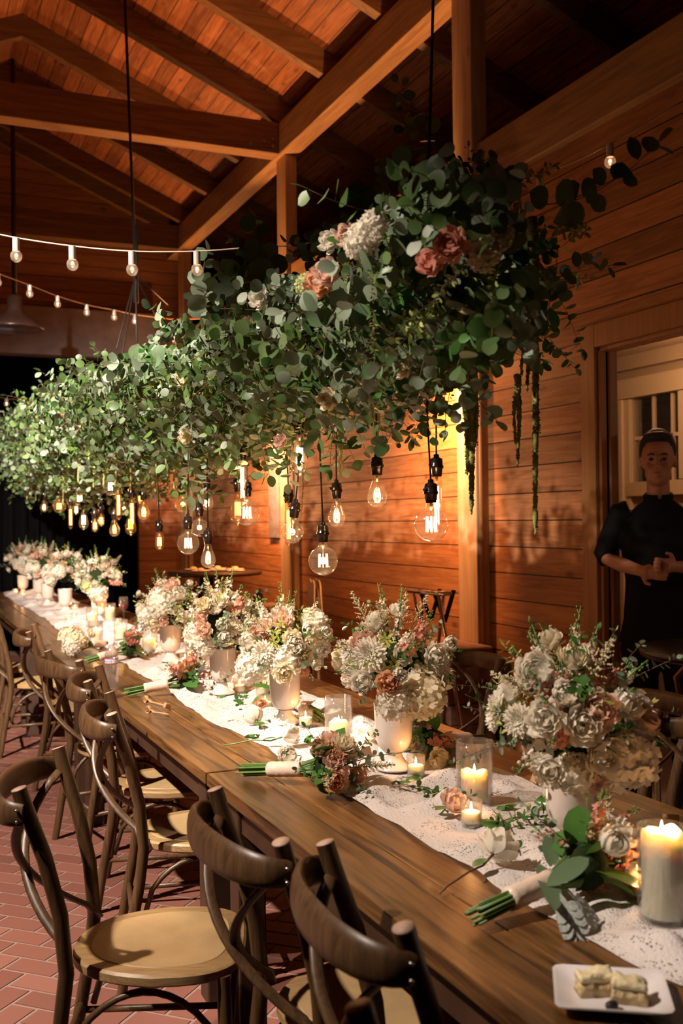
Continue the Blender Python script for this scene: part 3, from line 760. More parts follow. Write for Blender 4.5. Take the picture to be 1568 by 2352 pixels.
# ------------------------------------------------------------------ urns and arrangements
def urn(loc, label, s=1.0, tint='ceramic'):
    t = thing('footed_urn_vase', label, 'vase', loc)
    b = MB(); pr = [(.001, 0), (.052, 0), (.054, .004), (.050, .010), (.036, .022), (.026, .036), (.024, .046), (.028, .050)]
    b.lathe([(r*s, z*s) for r, z in pr], 40); b.obj('foot', tint, t, sharp=50)
    b = MB(); pr = [(.018, .050), (.034, .054), (.047, .068), (.054, .090), (.0565, .125), (.0575, .165), (.059, .190), (.0605, .196), (.0585, .198), (.056, .19), (.052, .10), (.02, .07)]
    b.lathe([(r*s, z*s) for r, z in pr], 44); b.obj('bowl', tint, t, sharp=60)
    return t
def arrangement(c, label, seed, rad=.15, hgt=.27, recipe=None, extra=(), n_fill=1.0):
    """c: centre of the flower mass (world), extra: (key, px, py, depth offset, scale)"""
    rr = random.Random(seed); base = V((c[0], c[1], c[2]-.09))
    t = thing('floral_arrangement', label, 'flowers', base, group='urn arrangements down the table')
    cc = V((0, 0, .10))
    core = MB(); core.ball(cc, rad*.55, 12, 8, 0, (1, 1, .9)); core.obj('dark_gap_core', 'core', t)  # added dark ball, puts shade into the gaps between flowers
    lst = []
    rec = recipe or dict(rose_white=6, ran_white=6, rose_blush=2, rose_cream=3, dahlia=1, hyd_white=2, hyd_cream=0, stock_coral=2, stock_white=2, stock_blush=1, snap=3, astilbe=4, euc=9, varieg=9, green=8)
    slots = []; tot = 46; 
    for i in range(tot):
        z = 1-(i+.5)/tot*1.5; a = i*2.399963+seed; s_ = sqrt(max(0, 1-z*z)); slots.append(V((cos(a)*s_, sin(a)*s_, z)))
    rr.shuffle(slots); si = 0
    for key, num in rec.items():
        for q in range(int(round(num*n_fill))):
            d = slots[si % len(slots)].copy(); si += 1
            i = rr.randint(0, 1)
            if key == 'hyd_white' or key == 'hyd_cream':
                d.z = rr.uniform(-.45, .25); d.normalize(); r_ = rad*.62; k = key+str(i); s_ = rr.uniform(.75, 1.0)
            elif key.startswith('rose'): r_ = rad*rr.uniform(.66, .86); k = key+str(rr.randint(0, 2)); s_ = rr.uniform(.72, 1.05)
            elif key.startswith('ran'): r_ = rad*rr.uniform(.72, .9); k = key; s_ = rr.uniform(.72, .95)
            elif key == 'dahlia': d.z = abs(d.z)*.5+.1; d.normalize(); r_ = rad*.80; k = 'dahlia%d' % i; s_ = rr.uniform(.75, .95)
            elif key.startswith('stock'): d.z = abs(d.z)+.35; d.normalize(); r_ = rad*.45; k = key+str(i); s_ = rr.uniform(.7, 1.0)
            elif key == 'snap': d = V((d.x*.35, d.y*.35, 1)).normalized(); r_ = rad*.55; k = 'snap%d' % i; s_ = rr.uniform(.75, .95)
            elif key == 'astilbe': d.z = abs(d.z)+.2; d.normalize(); r_ = rad*.75; k = 'astilbe%d' % i; s_ = rr.uniform(.8, 1.1)
            elif key == 'euc': d.z = d.z*.7; d.normalize(); r_ = rad*.5; k = 'euc%d' % rr.randint(0, 3); s_ = rr.uniform(.6, .95)
            elif key == 'varieg': d.z = abs(d.z)+.1; d.normalize(); r_ = rad*.6; k = 'varieg%d' % rr.randint(0, 2); s_ = rr.uniform(.75, 1.1)
            else: r_ = rad*.55; k = 'green%d' % rr.randint(0, 2); s_ = rr.uniform(.7, 1.0)
            pos = cc+V((d.x*r_, d.y*r_, d.z*r_*hgt/.27*1.0))
            put(k, pos, d, s_, t, rr=rr)
    for key, px, py, dz, s_ in extra:
        D = (V(c)-CAMLOC).dot(FW)-dz
        w_ = P(px, py, D=D)-base; d = (w_-cc); d = (d.normalized()*1.0-FW*.35).normalized() if not key.startswith(('snap', 'stock', 'varieg', 'astilbe', 'euc')) else d.normalized()
        put(key, w_-(d*(.02*s_) if not key.startswith(('snap', 'stock', 'astilbe', 'varieg', 'euc')) else d*.10*s_), d, s_, t, rr=rr)
    return t
U = [  # base px, py (foot), centre-of-flowers px, py, label bits
 (1312, 1955, 1318, 1680, .190, .30, 'large loose white and peach arrangement in the nearest urn'),
 (905, 1765, 905, 1535, .170, .27, 'white dahlia and pink stock arrangement in the second nearest urn'),
 (655, 1660, 648, 1500, .150, .25, 'white ranunculus arrangement in the third urn, with a blush rose on top'),
 (512, 1592, 508, 1440, .160, .27, 'white and pink arrangement in the fourth urn, tall pink stock on top'),
 (392, 1518, 388, 1410, .165, .26, 'cream and blush arrangement in the fifth urn, a lone bud sticking out left'),
 (228, 1428, 222, 1335, .17, .27, 'white arrangement in the sixth urn, left of the wine glass'),
]
EX = {
 0: [('ran_white', 1232, 1545, .08, 1.15), ('snap0', 1247, 1505, .04, .95), ('stock_coral0', 1290, 1560, .12, .9), ('rose_blush1', 1375, 1630, .16, 1.15), ('rose_white2', 1340, 1665, .17, 1.2), ('stock_coral1', 1275, 1700, .18, .9),
     ('dahlia0', 1190, 1655, .10, .8), ('varieg0', 1140, 1665, .08, 1.0), ('varieg1', 1300, 1520, .06, 1.1), ('astilbe0', 1345, 1520, .04, 1.0), ('rose_white1', 1250, 1650, .17, 1.1), ('hyd_white0', 1430, 1735, .10, 1.1), ('rose_white0', 1385, 1735, .16, 1.1),
     ('snap1', 1440, 1560, .05, .9), ('euc1', 1470, 1540, .02, .9), ('stock_white0', 1480, 1700, .10, .8), ('euc2', 1130, 1720, .06, .8), ('euc0', 1130, 1630, .06, .7), ('stock_white1', 1215, 1745, .12, 1.0), ('varieg1', 1360, 1560, .14, 1.0), ('green1', 1330, 1590, .16, .9), ('varieg0', 1300, 1745, .15, .8), ('rose_white1', 1262, 1768, .13, .95), ('hyd_white0', 1318, 1772, .12, .7), ('rose_blush0', 1362, 1785, .12, .8), ('rose_white2', 1455, 1625, .08, 1.1)],
 1: [('ran_white', 857, 1440, .02, .85), ('dahlia0', 848, 1503, .14, 1.1), ('rose_peach0', 892, 1568, .19, .95), ('ran_white', 917, 1550, .19, .62), ('rose_white1', 1000, 1505, .12, 1.05), ('ran_white', 1030, 1480, .05, .65), ('stock_coral0', 937, 1490, .15, 1.1), ('stock_coral1', 1010, 1550, .08, .8),
     ('hyd_cream0', 965, 1590, .12, 1.15), ('snap0', 918, 1420, .05, 1.0), ('snap0', 795, 1480, .06, .95), ('rose_white0', 832, 1565, .16, .9), ('hyd_white1', 905, 1610, .16, .8), ('varieg0', 960, 1480, .12, 1.0), ('euc0', 1060, 1590, .03, 1.0), ('green0', 1080, 1600, .02, .9), ('stock_white1', 800, 1540, .08, .8), ('rose_blush0', 830, 1480, .10, .8)],
 2: [('rose_blush1', 650, 1427, .06, 1.0), ('ran_white', 677, 1482, .13, .95), ('ran_white', 573, 1475, .08, .95), ('dahlia1', 604, 1498, .14, .95), ('rose_cream1', 652, 1545, .17, 1.0), ('rose_cream0', 707, 1482, .10, .8), ('rose_white0', 745, 1452, .02, .8), ('varieg1', 697, 1390, .02, 1.0), ('varieg0', 665, 1395, .03, .9), ('rose_cream2', 700, 1510, .12, .8), ('stock_coral0', 705, 1545, .10, .7), ('hyd_white0', 580, 1530, .08, .9), ('euc3', 530, 1550, .02, .9), ('stock_white0', 600, 1400, .0, .8), ('hyd_white1', 720, 1430, 0, .8)],
 3: [('ran_white', 494, 1397, .08, 1.0), ('rose_blush0', 463, 1420, .10, .8), ('stock_coral0', 512, 1365, .03, 1.0), ('ran_white', 517, 1465, .14, .95), ('dahlia0', 535, 1440, .10, .9), ('stock_coral1', 530, 1415, .10, .7), ('varieg2', 560, 1370, .02, 1.0), ('euc0', 470, 1360, .03, .9), ('stock_white1', 590, 1390, .03, .9), ('hyd_white1', 470, 1480, .08, .8)],
 4: [('rose_blush0', 397, 1342, .03, .9), ('ran_white', 410, 1365, .10, 1.1), ('hyd_white0', 370, 1385, .1, 1.2), ('rose_blush2', 372, 1424, .12, .95), ('stock_coral0', 345, 1410, .08, .7), ('ran_white', 320, 1363, 0, .45), ('ran_white', 435, 1340, .02, .5)],
 5: [('hyd_white0', 225, 1360, .12, 1.1), ('rose_blush0', 250, 1310, .04, .9), ('snap0', 215, 1290, .03, .9), ('stock_coral1', 275, 1340, .06, .9), ('hyd_limew0', 205, 1345, .12, .9)],
}
for i, (bx, by, cx_, cy_, rd, hg, lb) in enumerate(U):
    b0 = P(bx, by, Z=.772); urn(b0, 'ivory footed urn vase holding the %s' % lb.split(' in the ')[0], 1.0)
    D = (b0-CAMLOC).dot(FW); c = P(cx_, cy_, D=D); c = V((b0.x, b0.y, c.z))
    rc = dict(rose_white=4, ran_white=3, rose_blush=2, rose_cream=2, dahlia=2, hyd_white=1, stock_coral=4, stock_white=4, snap=3, astilbe=4, euc=10, varieg=8, green=10) if i == 0 else None
    arrangement(c, lb, 100+i, rd, hg, rc, EX.get(i, ()), 1.0)
far = [(9.0, 1.38), (9.9, 1.36), (10.8, 1.40), (11.6, 1.34)]
fl_lab = ['pink and white arrangement right behind the sixth urn, blurred', 'green tipped white arrangement third from the far end, blurred', 'pink topped arrangement second from the far end, blurred', 'pale arrangement at the far end of the tables, blurred']
for i, (y, x) in enumerate(far):
    urn((x, y, .766), 'ivory footed urn vase holding the %s' % fl_lab[i], 1.0)
    arrangement(V((x, y, 1.10)), fl_lab[i], 200+i, .19, .27, dict(rose_white=8, rose_blush=5, ran_white=3, hyd_white=5, stock_coral=5, stock_white=2, snap=3, astilbe=2, euc=5, varieg=4, green=3))

# ------------------------------------------------------------------ candles
def votive(px, py, label, s=1.0, power=.5):
    b0 = P(px, py, Z=.766)
    h = thing('votive_holder', 'clear glass votive cup '+label, 'candle holder', b0, group='votive cups along the runner')
    m_ = MB().lathe([(.001, .001), (.024*s, .001), (.026*s, .004), (.028*s, .064*s), (.0265*s, .064*s), (.0245*s, .010), (.001, .009)], 28, cap=False)
    m_.obj('cup', 'glass', h)
    c = thing('votive_candle', 'small lit ivory candle '+label, 'candle', b0+V((0, 0, .0105)), group='votive candles along the runner')
    MB().lathe([(.001, 0), (.0235*s, 0), (.0235*s, .024*s), (.020*s, .0255*s), (.001, .022*s)], 24).obj('wax', 'wax', c)
    MB().tube([(0, 0, .02*s), (.001, 0, .031*s)], .0009, 5).obj('wick', 'wick', c)
    MB().lathe([(.0004, 0), (.0028, .003), (.0034, .007), (.0024, .014), (.0003, .021)], 10).obj('flame', 'flame', c, loc=(0, 0, .028*s))
    lamp('candle_light', 'POINT', (0, 0, .043*s), power, (1, .46, .16), .008, parent=c)
    return h
def pillar(px, py, label, ch=.085, gr=.048, gh=.165, cr=.036, power=.6, rim=True):
    b0 = P(px, py, Z=.766)
    h = thing('hurricane_glass', 'clear glass cylinder '+label, 'candle holder', b0, group='glass cylinders with pillar candles')
    MB().lathe([(.001, .001), (gr-.002, .001), (gr, .004), (gr, gh), (gr-.0025, gh+.001), (gr-.003, .010), (.001, .009)], 36, cap=False).obj('cylinder', 'glass', h)
    c = thing('pillar_candle', 'lit ivory pillar candle '+label, 'candle', b0+V((0, 0, .011)), group='pillar candles along the runner')
    rr = random.Random(int(px)); b = MB(); n_ = 28
    pr = [(.001, 0), (cr, 0), (cr, ch*.5), (cr, ch-.004), (cr-.002, ch), (cr-.006, ch-.002), (cr-.009, ch-.014), (cr*.4, ch-.019), (.001, ch-.019)]
    b.lathe(pr, n_)
    for i, p in enumerate(b.v):
        if p[2] > ch*.8: a = atan2(p[1], p[0]); b.v[i] = (p[0], p[1], p[2]+.004*sin(a*2+px)+.003*sin(a*5))
    b.obj('wax', 'wax', c, sharp=60)
    MB().tube([(0, 0, ch-.019), (.001, 0, ch-.004)], .001, 5).obj('wick', 'wick', c)
    MB().lathe([(.0004, 0), (.0032, .004), (.004, .008), (.0028, .016), (.0004, .026)], 10).obj('flame', 'flame', c, loc=(0, 0, ch-.007))
    lamp('candle_light', 'POINT', (0, 0, ch+.010), power, (1, .46, .16), .009, parent=c)
    return h
for v_ in [(1082, 1897, 'beside the peach rose on the nearest table'), (955, 1785, 'right of the second nearest urn foot'), (842, 1720, 'left of the second nearest urn'), (702, 1670, 'right of the third urn foot'),
           (609, 1632, 'in front of the pillar left of the third urn'), (550, 1592, 'by the ivy left of the third urn'), (1478, 2062, 'behind the tall pillar candle at the right edge'),
           (468, 1545, 'in front of the fourth urn, left side'), (503, 1562, 'between the fourth urn and the hand bouquet'), (425, 1528, 'just right of the fifth urn foot')]:
    votive(v_[0], v_[1], v_[2])
for i, (x, y) in enumerate([(375, 1500), (170, 1428), (172, 1405), (158, 1436), (88, 1366), (110, 1377), (143, 1396), (52, 1374), (36, 1366), (270, 1440)]):
    votive(x, y, ['left of the fifth urn', 'in a close pair left of the sixth urn, front', 'in a close pair left of the sixth urn, back', 'leftmost by the small pink petals', 'on the far tables under pink flowers', 'on the far tables, right of the pink flowers', 'between the far tables and the sixth urn', 'far back near the left edge', 'farthest back at the left edge', 'behind the pillars by the sixth urn'][i], 1, .9)
pillar(1090, 1845, 'on the nearest table with dripping rim', .075, .048, .165)
pillar(1522, 2112, 'tallest one, at the right edge', .155, .046, .175, .038, 1.0)
pillar(778, 1700, 'between the third and second urns', .055, .048, .15, .034)
pillar(609, 1612, 'directly left of the third urn', .095, .040, .14, .032)
pillar(446, 1532, 'left of the fourth urn', .07, .046, .13, .034)
pillar(344, 1500, 'left of the fifth urn', .075, .046, .13, .034, .9)
pillar(220, 1482, 'frontmost of the group under the sixth urn', .085, .046, .15, .034, .9)
pillar(277, 1470, 'on the right of the group under the sixth urn', .075, .044, .13, .034, .9)
pillar(212, 1440, 'on the left of the group under the sixth urn', .085, .044, .14, .034, .9)
pillar(252, 1432, 'at the back of the group under the sixth urn', .105, .044, .15, .034, .9)

# ------------------------------------------------------------------ hand tied bouquets lying on the table
def hand_bouquet(s_px, h_px, label, rad=.085, recipe=(), nst=16, seed=0, stem_len=.24, z=.80, collar=True):
    a = P(*s_px, Z=z-.015); h = P(*h_px, Z=z+.025)
    t = thing('hand_bouquet', label, 'bouquet', a, group='hand tied bouquets lying on the tables')
    rr = random.Random(seed); d = (h-a); L_ = d.length; d.normalize(); sd = d.cross(V((0, 0, 1))).normalized(); up = sd.cross(d)
    st = MB()
    for i in range(nst):
        an = rr.uniform(0, 6.28); r0 = rr.uniform(.004, .020); r1 = r0*.75
        p0 = sd*cos(an)*r0*1.15+up*sin(an)*r0+d*rr.uniform(-.015, .02); p1 = sd*cos(an)*r1+up*sin(an)*r1+d*L_*.62; p2 = sd*cos(an+.5)*.03+up*sin(an+.5)*.03+d*L_*.85
        st.tube([p0, p0.lerp(p1, .5)+V((0, 0, .001)), p1, p2], rr.uniform(.0022, .0036), 6)
    st.obj('stems', 'stem', t)
    wr = MB(); w0, w1 = L_*.30, L_*.68; pts = [d*(w0+(w1-w0)*i/10) for i in range(11)]
    wr.tube(pts, [.0215+.0014*(i % 2) for i in range(11)], 20, up=up); wr.obj('ribbon_wrap', 'satin', t)
    cc = d*L_
    cr = MB(); cr.ball(cc-d*.01, rad*.5, 10, 7); cr.obj('dark_gap_core', 'core', t)  # added dark ball, darkens the gaps inside the bouquet head
    for key, n_ in recipe:
        for q in range(n_):
            v = V((rr.gauss(0, 1), rr.gauss(0, 1), rr.gauss(0, 1)))+d*1.0+V((0, 0, .35)); v.normalize()
            r_ = rad*rr.uniform(.6, .85); 
            if key[0:3] in ('euc', 'sto', 'gre', 'dus', 'var'): r_ = rad*.4
            pos = cc+v*r_
            if (a+pos).z < .775: pos.z = .775-a.z+.01; v.z = abs(v.z); v.normalize()
            k = key if key[-1].isdigit() or key in ME else key+str(rr.randint(0, 1))
            put(k, pos, v, rr.uniform(.7, .95), t, rr=rr)
    if collar:
        for i in range(7):
            an = i*.9; v = (sd*cos(an)+up*sin(an))*1.0+d*.35
            lf = MB(); leaf_tpl(lf, (0, 0, 0), (0, 0, 1), (0, 1, 0), .10, .034, 0, .15, 7, .9, .2); o = lf.obj('collar_leaf', 'deepgreen', t)
            pos = cc-d*.02+v*.02
            if (a+pos).z < .775: continue
            if v.z < -.3: v.z = -.1
            o.matrix_local = Matrix.Translation(pos) @ align(v, roll=rr.uniform(-.5, .5))
    return t
HB = hand_bouquet((1083, 2105), (1350, 1985), 'hand bouquet with green stems at the near corner, silvery leaves drooping by its pink head', .095,
   [('stock_coral', 4), ('stock_dusky', 3), ('rose_cream0', 2), ('rose_white1', 2), ('euc', 2), ('astilbe', 1), ('ran_white', 1), ('rose_dusky1', 2), ('green', 3)], 30, 1)
base = HB.location
for (px, py, dz, tx, ty, L_, W_) in [(1255, 2035, .86, 1335, 1975, .085, .021), (1262, 1990, .86, 1270, 1920, .075, .02), (1240, 1985, .84, 1275, 2040, .06, .022)]:
    p0 = P(px, py, Z=dz-.04)-base; p1 = P(tx, ty, Z=dz)-base
    lf = MB(); leaf_tpl(lf, p0, p1-p0, (0, -.5, 1), (p1-p0).length*1.2, W_, 0, .1, 9, .9, .1); lf.obj('large_leaf', 'silver', HB)
for (px, py, tx, ty, s_) in [(1285, 2050, 1330, 2150, 1.0), (1300, 2045, 1390, 2120, 1.1)]:
    p0 = P(px, py, Z=.83)-base; p1 = P(tx, ty, Z=.772)-base
    put('dusty', p0, (p1-p0), s_*1.05, HB, roll=.3)
hand_bouquet((560, 1768), (765, 1765), 'hand bouquet of pink and peach roses with dark leaf collar, second nearest', .092, [('rose_blush1', 2), ('rose_blush2', 2), ('rose_peach0', 1), ('rose_peach1', 3), ('rose_cream1', 2), ('astilbe', 3), ('euc', 4), ('rose_cream2', 1), ('green', 4)], 30, 2)
hand_bouquet((287, 1590), (432, 1562), 'hand bouquet behind the wooden curl, white chrysanthemum and coral flowers', .085, [('dahlia0', 2), ('stock_coral', 4), ('rose_peach0', 1), ('green', 3), ('dusty', 3), ('euc', 1)], 16, 3)
hand_bouquet((192, 1518), (300, 1490), 'hand bouquet behind the water bottle with coral head', .08, [('stock_coral', 4), ('rose_coral1', 2), ('rose_peach0', 1), ('green', 3), ('hyd_limew', 1)], 14, 4)
hand_bouquet((742, 1650), (640, 1590), 'hand bouquet lying behind the third urn, stems toward the right', .07, [('rose_cream0', 2), ('hyd_white', 2), ('green', 2)], 12, 5)
hand_bouquet((1118, 1697), (978, 1700), 'hand bouquet on the far edge behind the second nearest urn', .085, [('stock_coral', 4), ('dahlia1', 1), ('rose_cream1', 2), ('dusty', 3), ('green', 3), ('euc', 2)], 13, 6)
hand_bouquet((262, 1480), (182, 1478), 'cream and peach bouquet lying on its head left of the pillar group', .085, [('rose_peach0', 3), ('rose_cream1', 3), ('hyd_cream', 3), ('hyd_white', 2), ('rose_blush0', 2)], 8, 7, collar=False)

# ------------------------------------------------------------------ loose stems and leaves on the table
def loose_flower(key, px, py, sx, sy, label, s=1.0, z=.79, stem='stem', kink=0):
    h = P(px, py, Z=z); e = P(sx, sy, Z=.768)
    t = thing('loose_flower', label, 'flower', h); d = (h-e).normalized()
    put(key, (0, 0, 0), (d+V((0, 0, .35))), s, t)
    m_ = (e-h)*.5+V((kink, 0, .004)); b = MB().tube([(0, 0, 0), (e-h)*.2+V((0, 0, -.008)), m_, (e-h)*.8+V((-kink, 0, 0)), e-h], [.003, .0026, .0024, .0022, .002], 7)
    b.obj('stem', stem, t)
    for q in range(2):
        lf = MB(); leaf_tpl(lf, (e-h)*.12, (e-h)+V((R.uniform(-.05, .05), R.uniform(-.05, .05), .03)), (0, 0, 1), .045, .012); lf.obj('leaf', 'deepgreen', t)
    return t
loose_flower('rose_white2', 1132, 1962, 1010, 2052, 'loose white flower with forked brown twig on the lace, near corner', 1.15, .80, 'twig', .008)
loose_flower('rose_white0', 650, 1692, 512, 1712, 'loose white rose with long straight stem pointing left onto the wood', 1.05, .80, 'stem')
loose_flower('ran_white', 588, 1655, 610, 1680, 'short white bloom lying face down on the lace left of the third urn', 1.0)
loose_flower('ran_cream', 1022, 1750, 1062, 1758, 'cream rosebud lying right of the second nearest urn', .9)
loose_flower('rose_blush1', 1032, 1855, 1010, 1870, 'loose peach rose head beside the nearest votive', .95)
loose_flower('rose_cream1', 985, 1715, 975, 1745, 'closed cream bud below the bouquet on the far edge', .9)
loose_flower('rose_peach2', 592, 1625, 560, 1632, 'loose peach petals in front of the pillar left of the third urn', .8)
loose_flower('rose_white1', 1270, 1860, 1250, 1880, 'ruffled white bloom at the foot of the nearest urn', 1.1)
loose_flower('stock_blush0', 1050, 1820, 1020, 1850, 'pink petals behind the peach rose head', .6)
loose_flower('ran_white', 665, 1740, 690, 1735, 'white ranunculus head by the ribbon of the rose bouquet', .85)
loose_flower('stock_coral0', 1430, 1930, 1330, 1905, 'thin green stem with small pink buds right of the nearest urn', .9, .79)
def loose_sprig(key, px, py, tx, ty, label, s=1.0, n=1, z=.772):
    a = P(px, py, Z=z); b = P(tx, ty, Z=z+.012); t = thing('loose_greenery', label, 'leaves', a)
    d = b-a; L_ = d.length
    for i in range(n):
        put(key if n == 1 else key[:-1]+str(i % 3), d*(i/max(1, n)), d+V((R.uniform(-.03, .03), R.uniform(-.03, .03), .012)), s*R.uniform(.8, 1.1), t)
    b_ = MB().tube([(0, 0, 0), d*.33+V((0, 0, .012)), d*.66+V((.01, 0, .004)), d], .0017, 5); b_.obj('twig', 'twig', t); return t
loose_sprig('green0', 1120, 1900, 1280, 1870, 'green leafy vine between the nearest votive and the nearest urn', 1.0, 4)
loose_sprig('green1', 1190, 1960, 1130, 1860, 'tangled small leaves over the lace behind the loose white flower', .7, 3)
loose_sprig('green2', 955, 1805, 1040, 1850, 'low leafy sprig behind the pink petals', .8, 3)
loose_sprig('green0', 1255, 1975, 1330, 1930, 'dark leaves at the head of the nearest hand bouquet', .9, 2)
loose_sprig('green1', 560, 1640, 540, 1600, 'small ivy sprig beside the votive left of the third urn', .8, 3)
loose_sprig('green2', 620, 1660, 720, 1640, 'leafy sprig under the third urn', .7, 3)
loose_sprig('euc1', 960, 1720, 985, 1650, 'silver green leaves standing behind the second nearest urn', 1.0)
loose_sprig('green1', 1400, 1905, 1290, 1895, 'green stem right of the nearest urn foot', .6, 2)
for i, (x, y) in enumerate([(880, 1790), (912, 1798), (965, 1785), (1160, 1855), (585, 1690), (700, 1700), (500, 1600), (1150, 1895), (1240, 1850)]):
    p = P(x, y, Z=.775); o = link('ivy_leaf', ME['ivy'], None, p, (R.uniform(-.3, .3), R.uniform(-.3, .3), R.uniform(0, 6)), R.uniform(1.0, 1.5))
    tag(o, ['dark ivy leaf left of the second nearest votive', 'dark ivy leaf in front of the second nearest votive', 'ivy leaf behind the glass cylinder of the nearest pillar', 'ivy leaf right of the nearest glass cylinder', 'ivy leaf on the lace by the loose white rose', 'small leaf right of the loose white rose', 'leaf by the runner edge left of the third urn', 'leaf right of the nearest votive', 'leaf at the left of the nearest urn'][i], 'leaf')

# ------------------------------------------------------------------ small things on the table
def bottle():
    b0 = P(257, 1583, Z=.7615)
    t = thing('water_bottle', 'clear plastic water bottle with white and blue label on the table edge', 'bottle', b0)
    pr = [(.001, .0), (.024, 0), (.030, .004)]
    z = .006
    while z < .115: pr += [(.0305, z), (.0285, z+.006)]; z += .012
    pr += [(.0305, .118), (.0305, .155), (.029, .165), (.022, .182), (.013, .196), (.0125, .202), (.001, .202)]
    MB().lathe(pr, 28).obj('body', 'plastic', t)
    MB().lathe([(.0138, 0), (.0142, .002), (.0142, .014), (.012, .0165), (.001, .0165)], 24).obj('cap', 'plate', t, loc=(0, 0, .2015))
    lb = MB().lathe([(.0311, .118), (.0311, .1215)], 28, 1, cap=False); lb.lathe([(.0311, .1215), (.0311, .139)], 28, 0, cap=False); lb.lathe([(.0311, .139), (.0311, .1425)], 28, 1, cap=False)
    for i in range(7):
        a = pi+.15+.19*i; lb.tube([(.0313*cos(a), .0313*sin(a), .125), (.0313*cos(a+.05), .0313*sin(a+.05), .135)], .0011, 4, 2)
    lb.obj('label', [mat('bottle label white', (.62, .64, .72), .5), mat('bottle label red', (.45, .05, .07), .5), mat('bottle label blue', (.08, .14, .40), .5)], t)
bottle()
def plate():
    cs = [P(x, y, Z=.768) for x, y in ((1264, 2224), (1496, 2238), (1568, 2350), (1290, 2350))]
    c = (cs[0]+cs[1]+cs[2]+cs[3])/4; t = thing('square_plate', 'square white plate with raised rim at the bottom right corner', 'plate', (c.x, c.y, .7615))
    ux = (cs[1]-cs[0]).normalized(); t.rotation_euler = (0, 0, atan2(ux.y, ux.x))
    b = MB(); h = .088; rings = []
    for s_, z in ((h*.55, 0), (h*.62, .002), (h*.95, .016), (h, .017), (h, .0195), (h*.93, .0185), (h*.70, .005), (h*.5, .0035)):
        k = len(b.v); n_ = 10
        for q in range(4):
            for i in range(n_):
                u = -1+2*i/n_; cx_, cy_ = [(u, -1), (1, u), (-u, 1), (-1, -u)][q]
                r_ = sqrt(cx_*cx_+cy_*cy_); lim = 1.33; f = min(1, lim/r_); b.v.append((cx_*f*s_, cy_*f*s_*.88, z))
        rings.append(k)
    n4 = 40
    for a, b2 in zip(rings, rings[1:]):
        for i in range(n4): b.f.append((a+i, a+(i+1) % n4, b2+(i+1) % n4, b2+i)); b.m.append(0)
    b.f.append(tuple(reversed(range(n4)))); b.m.append(0); b.f.append(tuple(rings[-1]+i for i in range(n4))); b.m.append(0)
    b.obj('dish', 'plate', t, sharp=50)
    def cake(loc, rz_, sx, sy, label, sd):
        k = thing('cake_slice', label, 'cake', loc, rz_); rr = random.Random(sd)
        def lump(z0, z1, j, nx=12, ny=7):
            q = MB()
            for z in (z0, z1):
                for jy in range(ny+1):
                    for ix in range(nx+1):
                        x = (-1+2*ix/nx)*sx*(1-.1*(z == z1)); y = (-1+2*jy/ny)*sy*(1-.1*(z == z1)); nn_ = noise.noise(V((x*60+sd, y*60, z*40)))
                        q.v.append((x+nn_*.003, y+nn_*.003, z+(nn_*j if z == z1 else 0)))
            N_ = (nx+1)*(ny+1)
            for jy in range(ny):
                for ix in range(nx):
                    a = jy*(nx+1)+ix; q.f += [(a, a+nx+1, a+nx+2, a+1), (N_+a, N_+a+1, N_+a+nx+2, N_+a+nx+1)]; q.m += [0, 0]
            for ix in range(nx):
                a = ix; q.f.append((a, a+1, N_+a+1, N_+a)); a = ny*(nx+1)+ix; q.f.append((a+1, a, N_+a, N_+a+1)); q.m += [0, 0]
            for jy in range(ny):
                a = jy*(nx+1); q.f.append((a+nx+1, a, N_+a, N_+a+nx+1)); a += nx; q.f.append((a, a+nx+1, N_+a+nx+1, N_+a)); q.m += [0, 0]
            return q
        lump(0, .024, .004).obj('crumb', 'cake', k); lump(.0235, .033, .007).obj('icing', 'icing', k)
    tr = t.rotation_euler.z; loc = V((c.x, c.y, .7655))
    rot = Matrix.Rotation(tr, 3, 'Z')
    cake(loc+rot @ V((-.022, .014, 0)), tr+.25, .030, .018, 'iced cake piece on the white plate, left one', 3)
    cake(loc+rot @ V((.028, -.006, 0)), tr-.15, .028, .018, 'iced cake piece on the white plate, right one', 8)
    ck = MB().ball((0, 0, .006), .010, 8, 6, 0, (1.2, .8, .7)); tag(ck.obj('chocolate_piece', 'choc', None, loc=loc+rot @ V((-.002, -.040, 0))), 'small dark chocolate bit at the front of the white plate', 'chocolate')
plate()
# wooden curls
cu_ = thing('ribbon_curl', 'tan curled wood strip with rolled ends on bare table left of the lace', 'wood curl', P(350, 1622, Z=.7615))
for k, (ax, ay, bx, by) in enumerate([(335, 1608, 380, 1618), (340, 1632, 388, 1638)]):
    a = P(ax, ay, Z=.775)-cu_.location; b = P(bx, by, Z=.775)-cu_.location; d = (b-a).normalized(); pts = []
    for i in range(12): an = i/11*5.2; rr_ = .006+.0012*i; pts.append(a+d*(-cos(an)*rr_)+V((0, 0, sin(an)*rr_*-1)))
    pts += [a.lerp(b, f)+V((0, 0, -.006+.004*sin(f*3))) for f in (.3, .55, .8, 1)]
    MB().tube(pts, .008, 8, flat=(1, .16), up=d.cross(V((0, 0, 1)))).obj('curl', 'curl', cu_)
b = MB(); b.box((-.016, -.007, -.010), (.016, .007, .012)); bevel(b.obj('block', 'curl', cu_, loc=P(384, 1622, Z=.776)-cu_.location, rot=(.1, .3, .5)), .003)
